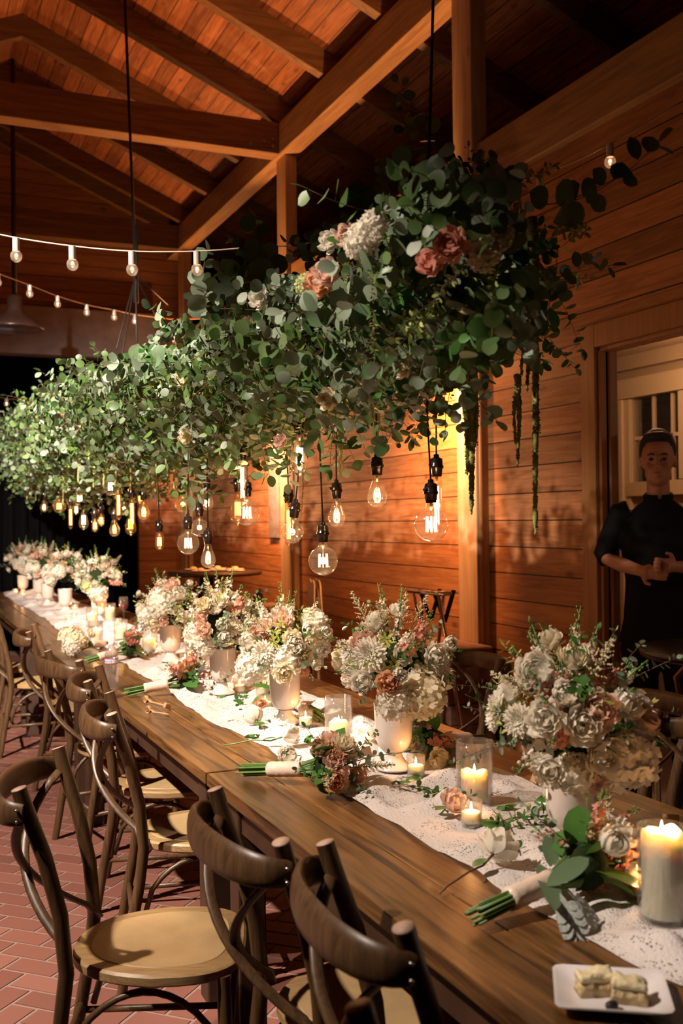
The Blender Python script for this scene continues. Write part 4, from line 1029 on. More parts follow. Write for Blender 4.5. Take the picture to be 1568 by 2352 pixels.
for i, (x, y, lb) in enumerate([(845, 1735, 'small folded kraft card left of the second nearest urn'), (1240, 1795, 'small kraft card behind the nearest urn'), (1540, 1892, 'tan kraft card behind the tallest pillar candle')]):
    p = P(x, y, Z=.772); b = MB(); b.add([(-.02, 0, 0), (.02, 0, 0), (.02, .010, .026), (-.02, .010, .026), (.02, .022, 0), (-.02, .022, 0)], ((0, 1, 2, 3), (3, 2, 4, 5)))
    o = b.obj('folded_card', 'kraft', None, smooth=False, loc=p, rot=(0, 0, .4+i)); o.modifiers.new('s', 'SOLIDIFY').thickness = .0008; tag(o, lb, 'card')
# wine glass
g = thing('wine_glass', 'wine glass with dark red wine beside the sixth urn', 'glass', P(284, 1432, Z=.762))
MB().lathe([(.001, 0), (.032, .001), (.010, .005), (.004, .012), (.0035, .085), (.010, .095), (.030, .115), (.036, .14), (.033, .18), (.030, .20), (.029, .20), (.033, .16), (.001, .10)], 28, cap=False).obj('bowl', 'glass', g)
MB().lathe([(.001, .098), (.026, .113), (.034, .135), (.034, .145), (.001, .145)], 24).obj('wine', mat('red wine', (.12, .008, .012), .1), g)

# ------------------------------------------------------------------ hanging greenery
def gx(y): return 1.40-.02*(y-2)
G = thing('hanging_greenery', 'long hanging bed of eucalyptus, ivy and roses above the table', 'greenery installation', (1.3, 6.5, 2.15))
GL = V(G.location)
fr = MB()
for s in (-.2, .2):
    fr.tube([V((gx(2.45)+s, 2.45, 2.2))-GL, V((gx(11.2)+s, 11.2, 2.2))-GL], .012, 8)
for i in range(24):
    y = 2.45+8.75*i/23; fr.tube([V((gx(y)-.2, y, 2.2))-GL, V((gx(y)+.2, y, 2.2))-GL], .008, 6)
fr.obj('frame', 'black', G)
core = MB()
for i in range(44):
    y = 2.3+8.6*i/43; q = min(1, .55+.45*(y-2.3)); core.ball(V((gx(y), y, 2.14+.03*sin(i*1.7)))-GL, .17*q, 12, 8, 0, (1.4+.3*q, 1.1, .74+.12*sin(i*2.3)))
o = core.obj('shade_core', 'core', G); o['kind'] = 'stuff'  # added dark core, shades the leaf gaps and blocks bulb light going up
# branch kinds
BR = []
for i in range(7):
    big = i % 3
    BR.append(sprig(300+i, .34+.04*big, 15, .025+.005*big, .053+.011*big, .5, True, 1, 0, 1.0, .15))
SM = [sprig(320+i, .26, 22, .012, .026, .6, True, 1, 0, 1.0, .1) for i in range(3)]
PT = [sprig(330+i, .26, 16, .018, .065, .6, False, 1, 0, .8, .2) for i in range(3)]
YL = [sprig(340+i, .30, 26, .008, .034, .4, False, 1, 0, .6, .5) for i in range(3)]
KINDS = [(BR, 'euc', .40, 'eucalyptus_branch'), (BR, 'silver', .24, 'silver_dollar_branch'), (SM, 'silver', .12, 'small_leaf_branch'), (PT, 'deepgreen', .14, 'broadleaf_branch'), (YL, 'lime', .10, 'variegated_branch')]
BM = {}
for ki, (L_, mt, _, nm) in enumerate(KINDS):
    for j, b in enumerate(L_): BM[(ki, j)] = b.mesh(nm, [mt, 'twig'])
SIL = [(-40, 980), (40, 900), (160, 850), (290, 815), (400, 765), (470, 710), (600, 668), (700, 610), (760, 500), (800, 420), (880, 370), (950, 300), (1030, 300), (1110, 335), (1180, 390), (1290, 400), (1340, 470), (1335, 640), (1320, 740), (1260, 830), (1170, 900), (1010, 985), (870, 1000), (700, 1050), (560, 1075), (400, 1120), (330, 1150), (180, 1165), (60, 1140), (-40, 1060)]
def proj(p):
    v = p-CAMLOC; z = v.dot(FW); return (784+FPX*v.dot(RT)/z, 1176-FPX*v.dot(UP)/z)
def inside(q, poly):
    x, y = q; c = False; n_ = len(poly)
    for i in range(n_):
        (x1, y1), (x2, y2) = poly[i], poly[(i+1) % n_]
        if (y1 > y) != (y2 > y) and x < (x2-x1)*(y-y1)/(y2-y1)+x1: c = not c
    return c
rg = random.Random(42); spots_ = []
for i in range(2600):
    y = 1.92+ (rg.random()**1.3)*9.35
    a = rg.uniform(0, 2*pi)
    if rg.random() < .55: a = rg.uniform(pi*.75, pi*1.62)        # more on the aisle side and underneath
    ex, ez = .30, .21
    if y < 2.5: ex *= .85+(y-1.92)*.3
    px_, pz_ = cos(a)*ex*rg.uniform(.55, 1.0), sin(a)*ez*rg.uniform(.55, 1.0)
    pos = V((gx(y)+px_, y, 2.14+pz_))
    d = V((cos(a)*.9, rg.uniform(-.75, .75), sin(a)*.75-.15))
    if y < 2.25: d += V((.35*rg.random(), -.9*rg.random(), .1))
    if y > 10.9: d += V((0, .7, 0))
    d += V((rg.uniform(-.5, .5), rg.uniform(-.5, .5), rg.uniform(-.4, .3)))
    if not inside(proj(pos+d.normalized()*.28), SIL): continue
    if y < 2.5 and not inside(proj(pos), SIL): continue
    q = rg.random(); acc = 0
    for ki, (L_, mt, pr_, nm) in enumerate(KINDS):
        acc += pr_
        if q <= acc: break
    spots_.append((pos, d.normalized(), ki, rg.randrange(len(L_)), rg.uniform(.62, 1.0), rg.uniform(0, 6.28)))
# sprays reaching out, seen on their own against the background
def sp(px, py, tx, ty, k=0, X=1.3, s=1.0, X2=None):
    a = P(px, py, X=X); b = P(tx, ty, X=X2 or X); spots_.insert(0, (a, (b-a).normalized(), k, rg.randrange(3), s*min(1.3, (b-a).length/.34), rg.uniform(0, 6.28)))
for q in [(960, 420, 940, 210, 0, 1.4), (990, 400, 985, 160, 1, 1.4), (900, 440, 850, 350, 1, 1.35), (1000, 420, 1100, 300, 3, 1.4), (1150, 430, 1290, 370, 4, 1.4), (1250, 470, 1440, 480, 0, 1.4), (1270, 520, 1410, 575, 4, 1.45),
          (1230, 560, 1330, 620, 3, 1.4), (1250, 640, 1330, 730, 0, 1.4), (1210, 700, 1270, 830, 0, 1.4), (1130, 720, 1160, 910, 1, 1.4), (1180, 640, 1300, 690, 1, 1.42), (840, 450, 780, 410, 3, 1.25), (820, 520, 730, 520, 1, 1.15),
          (640, 640, 490, 600, 0, 1.1), (560, 660, 480, 650, 1, 1.1), (480, 720, 400, 630, 1, 1.15), (430, 740, 270, 800, 2, 1.1), (400, 760, 300, 840, 2, 1.1), (880, 900, 870, 1000, 0, 1.25), (960, 880, 1010, 990, 0, 1.4), (720, 950, 690, 1050, 0, 1.25),
          (770, 960, 780, 1090, 4, 1.3), (540, 1020, 520, 1110, 0, 1.2), (630, 1000, 640, 1090, 0, 1.25), (740, 560, 700, 560, 0, 1.1), (600, 620, 560, 600, 0, 1.1), (862, 600, 858, 700, 4, .96), (858, 680, 852, 850, 4, .96), (850, 590, 850, 720, 4, .95), (810, 600, 800, 680, 4, .95), (860, 740, 850, 860, 4, .97), (800, 700, 770, 800, 4, .98),
          (490, 860, 450, 980, 4, 1.05), (500, 850, 470, 950, 4, 1.05), (230, 960, 210, 1060, 0, 1.1), (60, 1000, 20, 1060, 0, 1.1), (440, 1050, 420, 1130, 0, 1.15), (310, 830, 250, 870, 0, 1.15), (180, 1100, 185, 1170, 0, 1.15), (320, 1090, 330, 1150, 1, 1.15)]:
    sp(*q)
cnt = {}; bulk = {}
named = spots_[:41]+sorted(spots_[41:], key=lambda s: (s[0]-CAMLOC).length)
for pos, d, ki, j, s_, ro in named:
    nm = KINDS[ki][3]; cnt[nm] = cnt.get(nm, 0)+1
    mx = Matrix.Translation(pos-GL) @ align(d, roll=ro) @ Matrix.Scale(s_, 4)
    if cnt[nm] <= 90: o = link(nm, BM[(ki, j)], G); o.matrix_local = mx
    else: bulk.setdefault(ki, MB()).merge(KINDS[ki][0][j], mx)
for ki, b in bulk.items():
    o = b.obj('dense_foliage', [KINDS[ki][1], 'twig'], G); o['kind'] = 'stuff'
# blooms
for key, px, py, X, s_, nm in [('hyd_white0', 840, 560, .94, .6, 0), ('hyd_white1', 866, 525, .94, .5, 0), ('rose_blush1', 762, 632, .94, .9, 0), ('rose_peach2', 745, 655, .95, 1.0, 0), ('hyd_limew0', 713, 660, 1.0, .5, 0), ('rose_white1', 604, 690, .94, .8, 0),
     ('rose_cream0', 575, 750, 1.0, .7, 0), ('rose_coral2', 1045, 572, 1.03, 1.0, 0), ('rose_coral1', 1000, 605, 1.03, .85, 0), ('hyd_cream0', 1118, 585, 1.10, .6, 0), ('hyd_cream1', 1150, 545, 1.12, .5, 0), ('rose_blush0', 805, 545, .95, .7, 0),
     ('rose_blush0', 420, 785, 1.0, .7, 0), ('rose_cream1', 425, 872, .98, .8, 0), ('rose_cream0', 435, 1005, 1.02, .8, 0), ('rose_peach0', 160, 962, .98, 1.1, 0), ('rose_white0', 180, 975, .98, 1.2, 0), ('rose_blush2', 60, 1018, 1.0, 1.3, 0), ('rose_white2', 765, 560, 1.02, .8, 0), ('rose_cream1', 930, 850, 1.1, .6, 0),
     ('rose_cream2', 760, 920, 1.05, .8, 0), ('rose_blush1', 650, 1015, 1.1, .6, 0), ('rose_peach1', 330, 900, .98, .7, 0)]:
    p = P(px, py, X=X)-GL; put(key, p, V((-.8, -.5, .1)), s_, G)
# amaranthus tails
def amar(px, py, px2, py2, X, r=.010, strands=4, mt='amar', X2=None, seed=0):
    a = P(px, py, X=X); z1 = P(px2, py2, X=X).z; rr = random.Random(seed+px)
    b = MB(); Lh = a.z-z1
    for k in range(strands):
        ln = Lh*(1 if k == 0 else rr.uniform(.35, .8)); ox, oy = (0, 0) if k == 0 else (rr.uniform(-.014, .014), rr.uniform(-.014, .014)); n_ = max(10, int(ln/.006)); pts = []; rs = []
        for i in range(n_+1):
            t_ = i/n_; pts.append(V((ox*min(1, t_*4)+.004*sin(t_*5+k), oy*min(1, t_*4)+.003*cos(t_*4+k), -ln*t_)))
            rs.append(r*(.75 if k == 0 else .6)*(1-.55*t_)*rr.uniform(.7, 1.3)*(1 if t_ < .97 else .5))
        b.tube(pts, rs, 7)
        rp = rr
        for i in range(int(n_*2.5)):
            t_ = rr.random(); q = pts[int(t_*n_)]; an = rr.uniform(0, 6.28); r_ = r*.62*(1-.5*t_)
            b.ball(q+V((cos(an)*r_, sin(an)*r_, 0)), .0026, 4, 3)
    o = b.obj('amaranthus_tail', mt, G); o.location = a-GL; return o
for q in [(1045, 590, 1045, 822, 1.2, .014, 5, 'amarred'), (1080, 800, 1085, 1182, 1.36, .016, 6), (1222, 500, 1230, 1228, 1.42, .015, 5), (1188, 860, 1192, 1075, 1.42, .010, 3), (1072, 620, 1075, 800, 1.25, .006, 2), (865, 900, 866, 1050, 1.4, .010, 4), (780, 980, 788, 1092, 1.35, .010, 2),
          (1210, 780, 1215, 900, 1.4, .01, 3), (693, 1060, 694, 1185, 1.5, .004, 1), (505, 960, 508, 1062, 1.15, .006, 2), (180, 1010, 182, 1110, 1.05, .012, 3), (203, 1010, 203, 1080, 1.05, .012, 2), (215, 1020, 217, 1120, 1.1, .012, 2), (238, 1020, 240, 1130, 1.1, .012, 3), (62, 1080, 62, 1148, 1.1, .014, 2), (82, 1080, 82, 1150, 1.1, .014, 2),
          (145, 1080, 147, 1160, 1.15, .012, 2), (400, 1010, 403, 1125, 1.2, .010, 3), (385, 1000, 386, 1130, 1.2, .01, 3), (358, 1060, 358, 1135, 1.2, .008, 2), (300, 1060, 302, 1125, 1.15, .01, 2), (265, 1040, 266, 1120, 1.1, .01, 2)]:
    amar(*q)
# hanging wires
wr = None
def wire(b, pts, r=.0045, n=6): MB().tube([V(p)-GL for p in pts], r, n).obj('suspension_wire', 'cordblk', G)
p1 = P(985, 360, X=1.36); p1t = P(996, -60, Y=p1.y-.05); wire(wr, [p1-V((0, 0, .3)), p1, p1t, V((p1t.x, p1t.y, rz(p1t.x)+.1))])
y2 = 6.3; p2 = P(312, 650, Y=y2); p2t = P(288, 30, Y=y2-.05); wire(wr, [p2, p2t, V((p2t.x-.0, p2t.y, rz(p2t.x)+.15))], .009)
for x, y, yy in ((268, 800, 5.6), (314, 830, 6.2), (318, 900, 6.5), (385, 700, 6.9), (372, 760, 6.8), (275, 850, 5.4)):
    wire(wr, [p2+V((0, 0, .05)), P(x, y, Y=yy)], .004)
wire(wr, [p2+V((0, 0, .35)), p2+V((0, 0, -.12))], .016)

# ------------------------------------------------------------------ pendant filament bulbs
def bulb_profile(kind):
    if kind == 'globe': R_ = .0475; pr = [(.0135, 0), (.0135, .010), (.016, .018)]+[(R_*sin(a), .062-R_*cos(a)*-1*-1) for a in [radians(x) for x in range(28, 180, 12)]]+[(.0005, .062+R_)]; return pr, .062, .0475
    if kind == 'globe80': R_ = .040; pr = [(.0135, 0), (.0135, .008), (.016, .016)]+[(R_*sin(a), .052-R_*cos(a)) for a in [radians(x) for x in range(30, 180, 12)]]+[(.0005, .052+R_)]; return pr, .052, .04
    if kind == 'pear': return [(.0125, 0), (.0130, .008), (.0165, .024), (.023, .040), (.0285, .056), (.030, .068), (.0285, .081), (.022, .092), (.012, .0985), (.0005, .1)], .066, .03
    if kind == 'tear': return [(.0125, 0), (.0135, .010), (.017, .030), (.024, .055), (.030, .080), (.032, .098), (.029, .115), (.019, .128), (.006, .134), (.004, .140), (.0005, .143)], .075, .03
    if kind == 'tube': return [(.0125, 0), (.014, .008), (.0155, .016), (.0155, .150), (.013, .160), (.007, .166), (.0005, .168)], .085, .015
    return [(.0125, 0), (.015, .008), (.020, .016), (.0205, .070), (.018, .080), (.010, .087), (.0005, .089)], .048, .02
BPR = {}
def make_bulb(kind, amber):
    pr, zc, rad = bulb_profile(kind); k = (kind, amber)
    if k in BPR: return BPR[k]
    gm = MB().lathe([(r, -z) for r, z in pr], 30, cap=False).mesh('bulb_glass', 'amberglass' if amber else 'bulbglass')
    f = MB(); stem = MB(); fm = 'filament_far' if amber else 'filament'
    stem.tube([(0, 0, 0), (0, 0, -.022)], [.005, .0028], 8)
    if kind in ('globe', 'tear', 'tube', 'capsule'):
        rr_ = {'globe': .0135, 'tear': .010, 'tube': .0055, 'capsule': .008}[kind]; z0, z1 = {'globe': (.040, .082), 'tear': (.045, .100), 'tube': (.030, .140), 'capsule': (.030, .070)}[kind]
        n_ = 8 if kind != 'tube' else 5
        for i in range(n_):
            a = 2*pi*i/n_; f.tube([(cos(a)*rr_, sin(a)*rr_, -z0), (cos(a)*rr_*1.1, sin(a)*rr_*1.1, -z1)], .0012 if not amber else .0022, 5)
        stem.tube([(0, 0, -.02), (0, 0, -z1)], .0016, 5)
    else:
        f.ball((0, 0, -zc+.004), .0055, 10, 8); f.tube([(-.007, 0, -zc+.004), (0, .004, -zc), (.007, 0, -zc+.004)], .0016, 6)
        stem.tube([(0, 0, -.02), (.002, 0, -zc)], .0014, 5)
    BPR[k] = (gm, f.mesh('filament', fm if kind in ('globe', 'tear', 'tube', 'capsule') else 'hot'), stem.mesh('filament_support', 'greysocket'), zc)
    return BPR[k]
sk_ = MB().lathe([(.003, .062), (.008, .060), (.0085, .052), (.017, .048), (.0185, .040), (.0185, .030), (.021, .027), (.021, .021), (.0175, .018), (.0165, .004), (.0155, .002), (.0155, -.004), (.001, -.004)], 22)
sk_.box((-.004, .016, .028), (.004, .026, .036)); sk_.tube([(0, .02, .032), (0, .031, .032)], .003, 8)
SKM = sk_.mesh('socket', 'bakelite', True)
try: SKM.set_sharp_from_angle(angle=radians(50))
except Exception: pass
def pendant(px, py, kind, label, X=1.38, amber=False, D=None, top=2.12, power=3.0, tilt=0.0, group=None, light=True):
    gm, fm, sm, zc = make_bulb(kind, amber)
    c = P(px, py, X=X) if D is None else P(px, py, D=D)
    o_ = c+V((0, 0, zc)); t = thing('pendant_bulb', label, 'light bulb', o_, 0, group)
    t.rotation_euler = (tilt, tilt*.5, R.uniform(0, 3))
    link('socket', SKM, t, (0, 0, .002)); link('bulb_glass', gm, t); link('filament', fm, t); link('filament_support', sm, t)
    h = top-o_.z; sw = R.uniform(-.012, .012)
    cd = MB().tube([(0, 0, .06), (sw, sw*.5, .06+(h-.06)*.4), (sw*.6, -sw, .06+(h-.06)*.75), (0, 0, h)], .0028, 6); cd.obj('cord', 'cordblk', t)
    if light: lamp('bulb_light', 'POINT', (0, 0, -zc), power, (1, .46, .16) if amber else (1, .52, .22), .012, parent=t)
    return t
pd = [
 (990, 1205, 'globe', 'large clear globe bulb nearest of all, right of the others', 1.38, False, 7, 0),
 (1003, 1160, 'tube', 'tall tubular bulb half hidden behind the large right globe bulb', 1.47, False, 3, 0),
 (742, 1288, 'globe', 'large globe bulb with bright cage filament, lowest in the middle', 1.29, False, 7, 0),
 (866, 1140, 'pear', 'pear shaped bulb with pointed tip between the two large globes', 1.36, False, 6, .05),
 (773, 1188, 'pear', 'clear pear bulb just above right of the lowest globe', 1.42, False, 5, 0),
 (688, 1048, 'tear', 'brightest teardrop bulb tucked right under the leaves', 1.28, False, 8, 0),
 (567, 1178, 'globe', 'clear globe bulb overlapping a tall tubular bulb', 1.22, False, 5, 0),
 (546, 1170, 'tear', 'amber teardrop bulb behind the tubular bulb', 1.33, True, 3, 0),
 (556, 1108, 'tube', 'tall tubular bulb with long bright loop filament', 1.20, False, 4, 0),
 (675, 1222, 'globe80', 'clear globe bulb tilted, right beside the pinkish post', 1.30, False, 5, .12),
 (663, 1205, 'tube', 'narrow amber bulb behind the tilted globe bulb', 1.42, True, 2, 0),
 (432, 1248, 'globe', 'globe bulb with square bright filament, lowest of the left group', 1.18, False, 6, 0),
 (458, 1212, 'globe80', 'dimmer clear globe just above right of the square filament bulb', 1.28, False, 4, 0),
 (478, 1285, 'pear', 'pear bulb hanging lowest, above the tall flowers', 1.20, False, 5, 0),
 (366, 1243, 'capsule', 'amber capsule bulb hanging alone against the dark curtain edge', 1.2, True, 3, 0),
 (475, 1155, 'pear', 'pear bulb beside the black cord, upper of its pair', 1.35, False, 4, 0),
 (420, 1158, 'globe80', 'amber globe bulb under the leaves left of the pear bulb', 1.36, True, 4, 0),
 (330, 1178, 'pear', 'pointed amber pear bulb under a pale leaf', 1.2, True, 4, 0),
 (322, 1142, 'capsule', 'small amber bulb just above the pointed amber pear bulb', 1.35, True, 2, 0),
 (303, 1180, 'tube', 'long tubular amber bulb in the far cluster, left of the pointed pear', 1.2, True, 3, 0),
 (300, 1205, 'tear', 'amber teardrop bulb lowest at the right of the far cluster', 1.3, True, 3, 0),
 (272, 1160, 'tube', 'long tubular amber bulb in the middle of the far cluster', 1.2, True, 3, 0),
 (285, 1168, 'globe80', 'clear bulb with dot filament between the two far tubular bulbs', 1.35, False, 3, 0),
 (255, 1118, 'globe', 'clear globe bulb high in the far cluster', 1.15, False, 4, 0),
 (263, 1218, 'pear', 'small pear bulb hanging lowest in the far cluster', 1.2, True, 3, 0),
 (232, 1195, 'capsule', 'amber capsule bulb in the far cluster, right one of a pair', 1.3, True, 2, 0),
 (218, 1207, 'capsule', 'amber capsule bulb in the far cluster, left one of a pair', 1.2, True, 2, 0),
 (192, 1195, 'tear', 'bright teardrop bulb left in the far cluster', 1.2, False, 4, 0),
 (183, 1145, 'globe', 'clear globe bulb partly behind hanging leaves, far cluster', 1.25, False, 3, 0),
 (162, 1188, 'tube', 'amber tubular bulb left of the far teardrop bulb', 1.2, True, 3, 0),
 (136, 1163, 'globe', 'amber globe bulb second from left in the far cluster', 1.15, True, 4, 0),
 (131, 1120, 'capsule', 'small amber bulb above the second far globe', 1.25, True, 2, 0),
 (101, 1166, 'pear', 'clear pear bulb leftmost in the far cluster', 1.2, False, 4, 0),
 (175, 1170, 'capsule', 'small clear bulb among leaves above the far teardrop bulb', 1.3, False, 2, 0),
]
for px, py, kd, lb, X, am, pw, tl in pd: pendant(px, py, kd, lb, X, am, None, 2.12, pw*.26, tl, 'filament bulbs hanging below the greenery')

# ------------------------------------------------------------------ festoon strings
def festoon(pts, bulbs, label, sock='greysocket', r=.02, cord='whitecord', D=4.0, wr_=.0028, power=.08, lights=True, sl=.05):
    t = thing('string_light', label, 'string lights', pts[0]); L0 = V(pts[0])
    def cr(p0, p1, p2, p3, u): return .5*((2*p1)+(p2-p0)*u+(2*p0-5*p1+4*p2-p3)*u*u+(3*p1-p0-3*p2+p3)*u**3)
    pp = [V(p)-L0 for p in pts]; q = [pp[0]*2-pp[1]]+pp+[pp[-1]*2-pp[-2]]; path = []
    for i in range(len(pp)-1):
        for k in range(6): path.append(cr(q[i], q[i+1], q[i+2], q[i+3], k/6))
    path.append(pp[-1]); MB().tube(path, wr_, 6).obj('cable', cord, t)
    for b_ in bulbs:
        p = V(b_)-L0
        s_ = MB().tube([p, p-V((0, 0, sl))], r*.62, 10); so = s_.obj('lamp_socket', sock, t, sharp=50)
        c = p-V((0, 0, sl+r*.85)); g_ = MB().ball(c, r, 16, 12, 0, (1, 1, 1.08)); g_.obj('globe', 'festoonglass', so)
        MB().ball(c+V((0, 0, r*.2)), r*.20, 8, 6, 0, (1, 1, 1.4)).ball(c-V((0, 0, r*.4)), r*.11, 6, 5).obj('coil', 'festoon', so)
        if lights: lamp('festoon_light', 'POINT', L0+c, power, (1, .55, .28), r*.4)
D_ = 4.0
b1 = [(37, 546), (166, 565), (303, 577), (452, 577), (594, 566), (757, 547), (1240, 400), (1400, 330), (1568, 233)]
festoon([P(-60, 525, D=D_)]+[P(x, y, D=D_) for x, y in b1], [P(x, y+1, D=D_) for x, y in b1[:-1]], 'ivory string of large clear festoon bulbs crossing above the greenery', D=4, r=.0225)
b2 = [(-5, 628), (68, 655), (132, 680), (199, 700), (262, 712), (309, 722), (369, 730), (418, 733)]
festoon([P(-60, 600, D=6)]+[P(x, y, D=6.2+.35*i) for i, (x, y) in enumerate(b2)]+[P(560, 728, D=9.8)], [P(x, y, D=6.2+.35*i) for i, (x, y) in enumerate(b2)], 'lower string of small festoon bulbs at left, going back to the far wall', r=.0225, cord='trimwood', sl=.035, wr_=.004)
b3 = [(15, 916), (73, 916), (132, 905)]
festoon([P(-40, 900, D=11.5)]+[P(x, y, D=11.5) for x, y in b3]+[P(200, 890, D=11.5)], [P(x, y, D=11.5) for x, y in b3], 'farthest string of tiny warm bulbs at the left edge', r=.03, cord='trimwood', sl=.03)
ls = thing('tent_glow_panel', 'white glowing panel standing for the lit tent, far left edge beyond the greenery', 'light', P(5, 994, Y=12.7))
b = MB(); b.box((-.9, -.03, -.05), (.10, .03, .05)); b.obj('glow_face', emis('white diffuser', (1, .88, .85), 1.6), ls, smooth=False)  # emissive box added for the brightness of the lit tent outside
b = MB(); b.box((-.92, -.04, .052), (.12, .04, .10)); b.obj('panel_top', 'greypaint', ls, smooth=False)
# barn pendant lamp
bl = thing('barn_pendant_lamp', 'unlit dark metal dome lamp hanging from the roof at the left edge', 'lamp', P(34, 757, Y=10))
MB().lathe([(.262, 0), (.268, .006), (.24, .04), (.16, .10), (.085, .15), (.07, .19), (.07, .30), (.03, .32)], 36).obj('shade', mat('brown enamel', (.12, .07, .055), .3, .4), bl)
MB().tube([(0, 0, .31), (0, 0, 2.5)], .022, 8).obj('stem', 'black', bl)

# ------------------------------------------------------------------ background furniture
ht = thing('high_table', 'dark high table with white plates by the far part of the boarded wall', 'table', (2.78, 9.3, 0))
b = MB(); b.lathe([(.001, 1.02), (.42, 1.02), (.43, 1.03), (.43, 1.05), (.42, 1.06), (.001, 1.06)], 36); b.obj('tabletop', 'tableleg', ht)
for a in range(4): MB().tube([(.12*cos(a*pi/2), .12*sin(a*pi/2), 1.02), (.26*cos(a*pi/2), .26*sin(a*pi/2), .0)], .02, 8).obj('leg', 'black', ht)
for i, (dx, dy) in enumerate([(-.15, .2), (.1, .25), (.02, -.02), (.12, -.25), (-.17, -.12), (.2, .02)]):
    o = MB().lathe([(.001, 0), (.06, .001), (.085, .012), (.083, .013), (.05, .005), (.001, .004)], 24).obj('small_plate', 'plate', None, loc=(2.78+dx, 9.3+dy, 1.061)); tag(o, 'small white plate on the dark high table', 'plate', 'plates on the high table')
    o = MB().ball((0, 0, .015), .035, 9, 6, 0, (1, 1, .5)).obj('appetizer', 'cake', None, loc=(2.78+dx, 9.3+dy, 1.064)); tag(o, 'small appetizer on a plate on the high table', 'food', 'appetizers on the high table')
# fringed chair
fc = thing('fringed_chair', 'chair with cream fringed cloth over its back, against the far boards', 'chair', (2.86, 7.55, 0))
b = MB(); b.box((-.2, -.2, .44), (.2, .2, .47)); b.obj('seat', 'chair', fc, smooth=False)
for sx in (-1, 1):
    for sy in (-1, 1): MB().tube([(sx*.18, sy*.18, .44), (sx*.2, sy*.2, 0)], .016, 8).obj('leg', 'chair', fc)
MB().tube([(-.19, -.21, .46), (-.2, -.2, .75), (-.17, -.19, .98), (-.08, -.18, 1.05), (0, -.18, 1.02), (.08, -.18, 1.05), (.17, -.19, .98), (.2, -.2, .75), (.19, -.21, .46)], .016, 8).obj('back_frame', 'chair', fc)
fm = MB(); rr = random.Random(5)
for i in range(34):
    u = -1+2*i/33; x = u*.185; zt = 1.03+.03*abs(sin(u*3.1)); 
    for sd in (-.022, .022): fm.tube([(x, -.185+sd, zt), (x+rr.uniform(-.01, .01), -.188+sd*1.3, zt-.2), (x*1.05+rr.uniform(-.015, .015), -.19+sd*1.4, zt-.45-rr.uniform(0, .08))], rr.uniform(.004, .007), 5)
fm.obj('fringe_cloth', 'fringe', fc); fc.rotation_euler = (0, 0, radians(75)); fc.location.z = .0
# folding stand
fs_ = thing('folding_stand', 'chrome folding stand with black straps leaning by the boarded wall', 'stand', (2.78, 5.1, 0))
a = P(942, 1358, X=2.72); b_ = P(1016, 1365, X=2.72); off = V(fs_.location); n_ = V((.16, 0, 0))
for k, ex in enumerate((0, .05)):
    pa = a+V((ex, .02*k, -.0*k))-off; pb = b_+V((ex, .02*k, 0))-off
    MB().tube([pa+(pa-pb).normalized()*.02, pb+(pb-pa).normalized()*.02], .011, 10).obj('top_rail', 'chrome', fs_)
for k, (u, dx0, dx1) in enumerate([(.12, 0, .20), (.88, 0, .20), (.2, .05, -.10), (.8, .05, -.10)]):
    p = a.lerp(b_, u)-off+V((dx0, 0, 0)); q = V((p.x-dx0+dx1, p.y+.0, 0)); MB().tube([p, q], .010, 8).obj('leg', 'chrome', fs_)
for u in (.3, .72):
    p = a.lerp(b_, u)-off; m_ = MB(); m_.add([p+V((0, -.022, .012)), p+V((0, .022, .012)), p+V((.07, .022, -.16)), p+V((.07, -.022, -.16)), p+V((.13, -.022, .012)), p+V((.13, .022, .012))], ((0, 1, 2, 3), (3, 2, 5, 4)))
    o = m_.obj('strap', 'blackcloth', fs_, smooth=False); o.modifiers.new('s', 'SOLIDIFY').thickness = .003
# doorway bistro table
bt = thing('bistro_table', 'round dark table standing in the doorway in front of the man', 'table', (3.06, 3.18, 0))
MB().lathe([(.001, .955), (.33, .955), (.345, .965), (.35, .98), (.345, .992), (.33, .995), (.001, .992)], 44).obj('tabletop', mat('dark lacquer top', (.02, .015, .014), .25, spec=.6), bt, sharp=50)
for k in range(4):
    a = k*pi/2+.5; c, s = cos(a), sin(a)
    MB().tube([(.05*c, .05*s, .95), (.16*c, .16*s, .93), (.22*c, .22*s, .86), (.20*c, .20*s, .74), (.16*c, .16*s, .45), (.26*c, .26*s, .03), (.30*c, .30*s, .0)], .012, 8).obj('leg', mat('bronze tube', (.16, .07, .03), .25, .8), bt)
# serving table in the side room
sv = thing('serving_table', 'pale serving table in the side room behind the man', 'table', (4.3, 5.3, 0))
b = MB(); b.box((-.35, -.6, .70), (.35, .6, .74)); b.obj('tabletop', 'concrete', sv, smooth=False)
for sx in (-1, 1):
    for sy in (-1, 1): b = MB(); b.box((sx*.3-.02, sy*.55-.02, 0), (sx*.3+.02, sy*.55+.02, .7)); b.obj('leg', 'black', sv, smooth=False)
for i in range(4):
    b = MB(); b.box((-.11, -.11, 0), (.11, .11, .035)); o = b.obj('white_box', 'plate', None, smooth=False, loc=(4.15+.02*i, 4.95+.24*i, .741)); bevel(o, .004); tag(o, 'flat white box on the pale serving table, %s' % ['nearest the doorway', 'second from the doorway', 'third from the doorway', 'farthest back'][i], 'box')

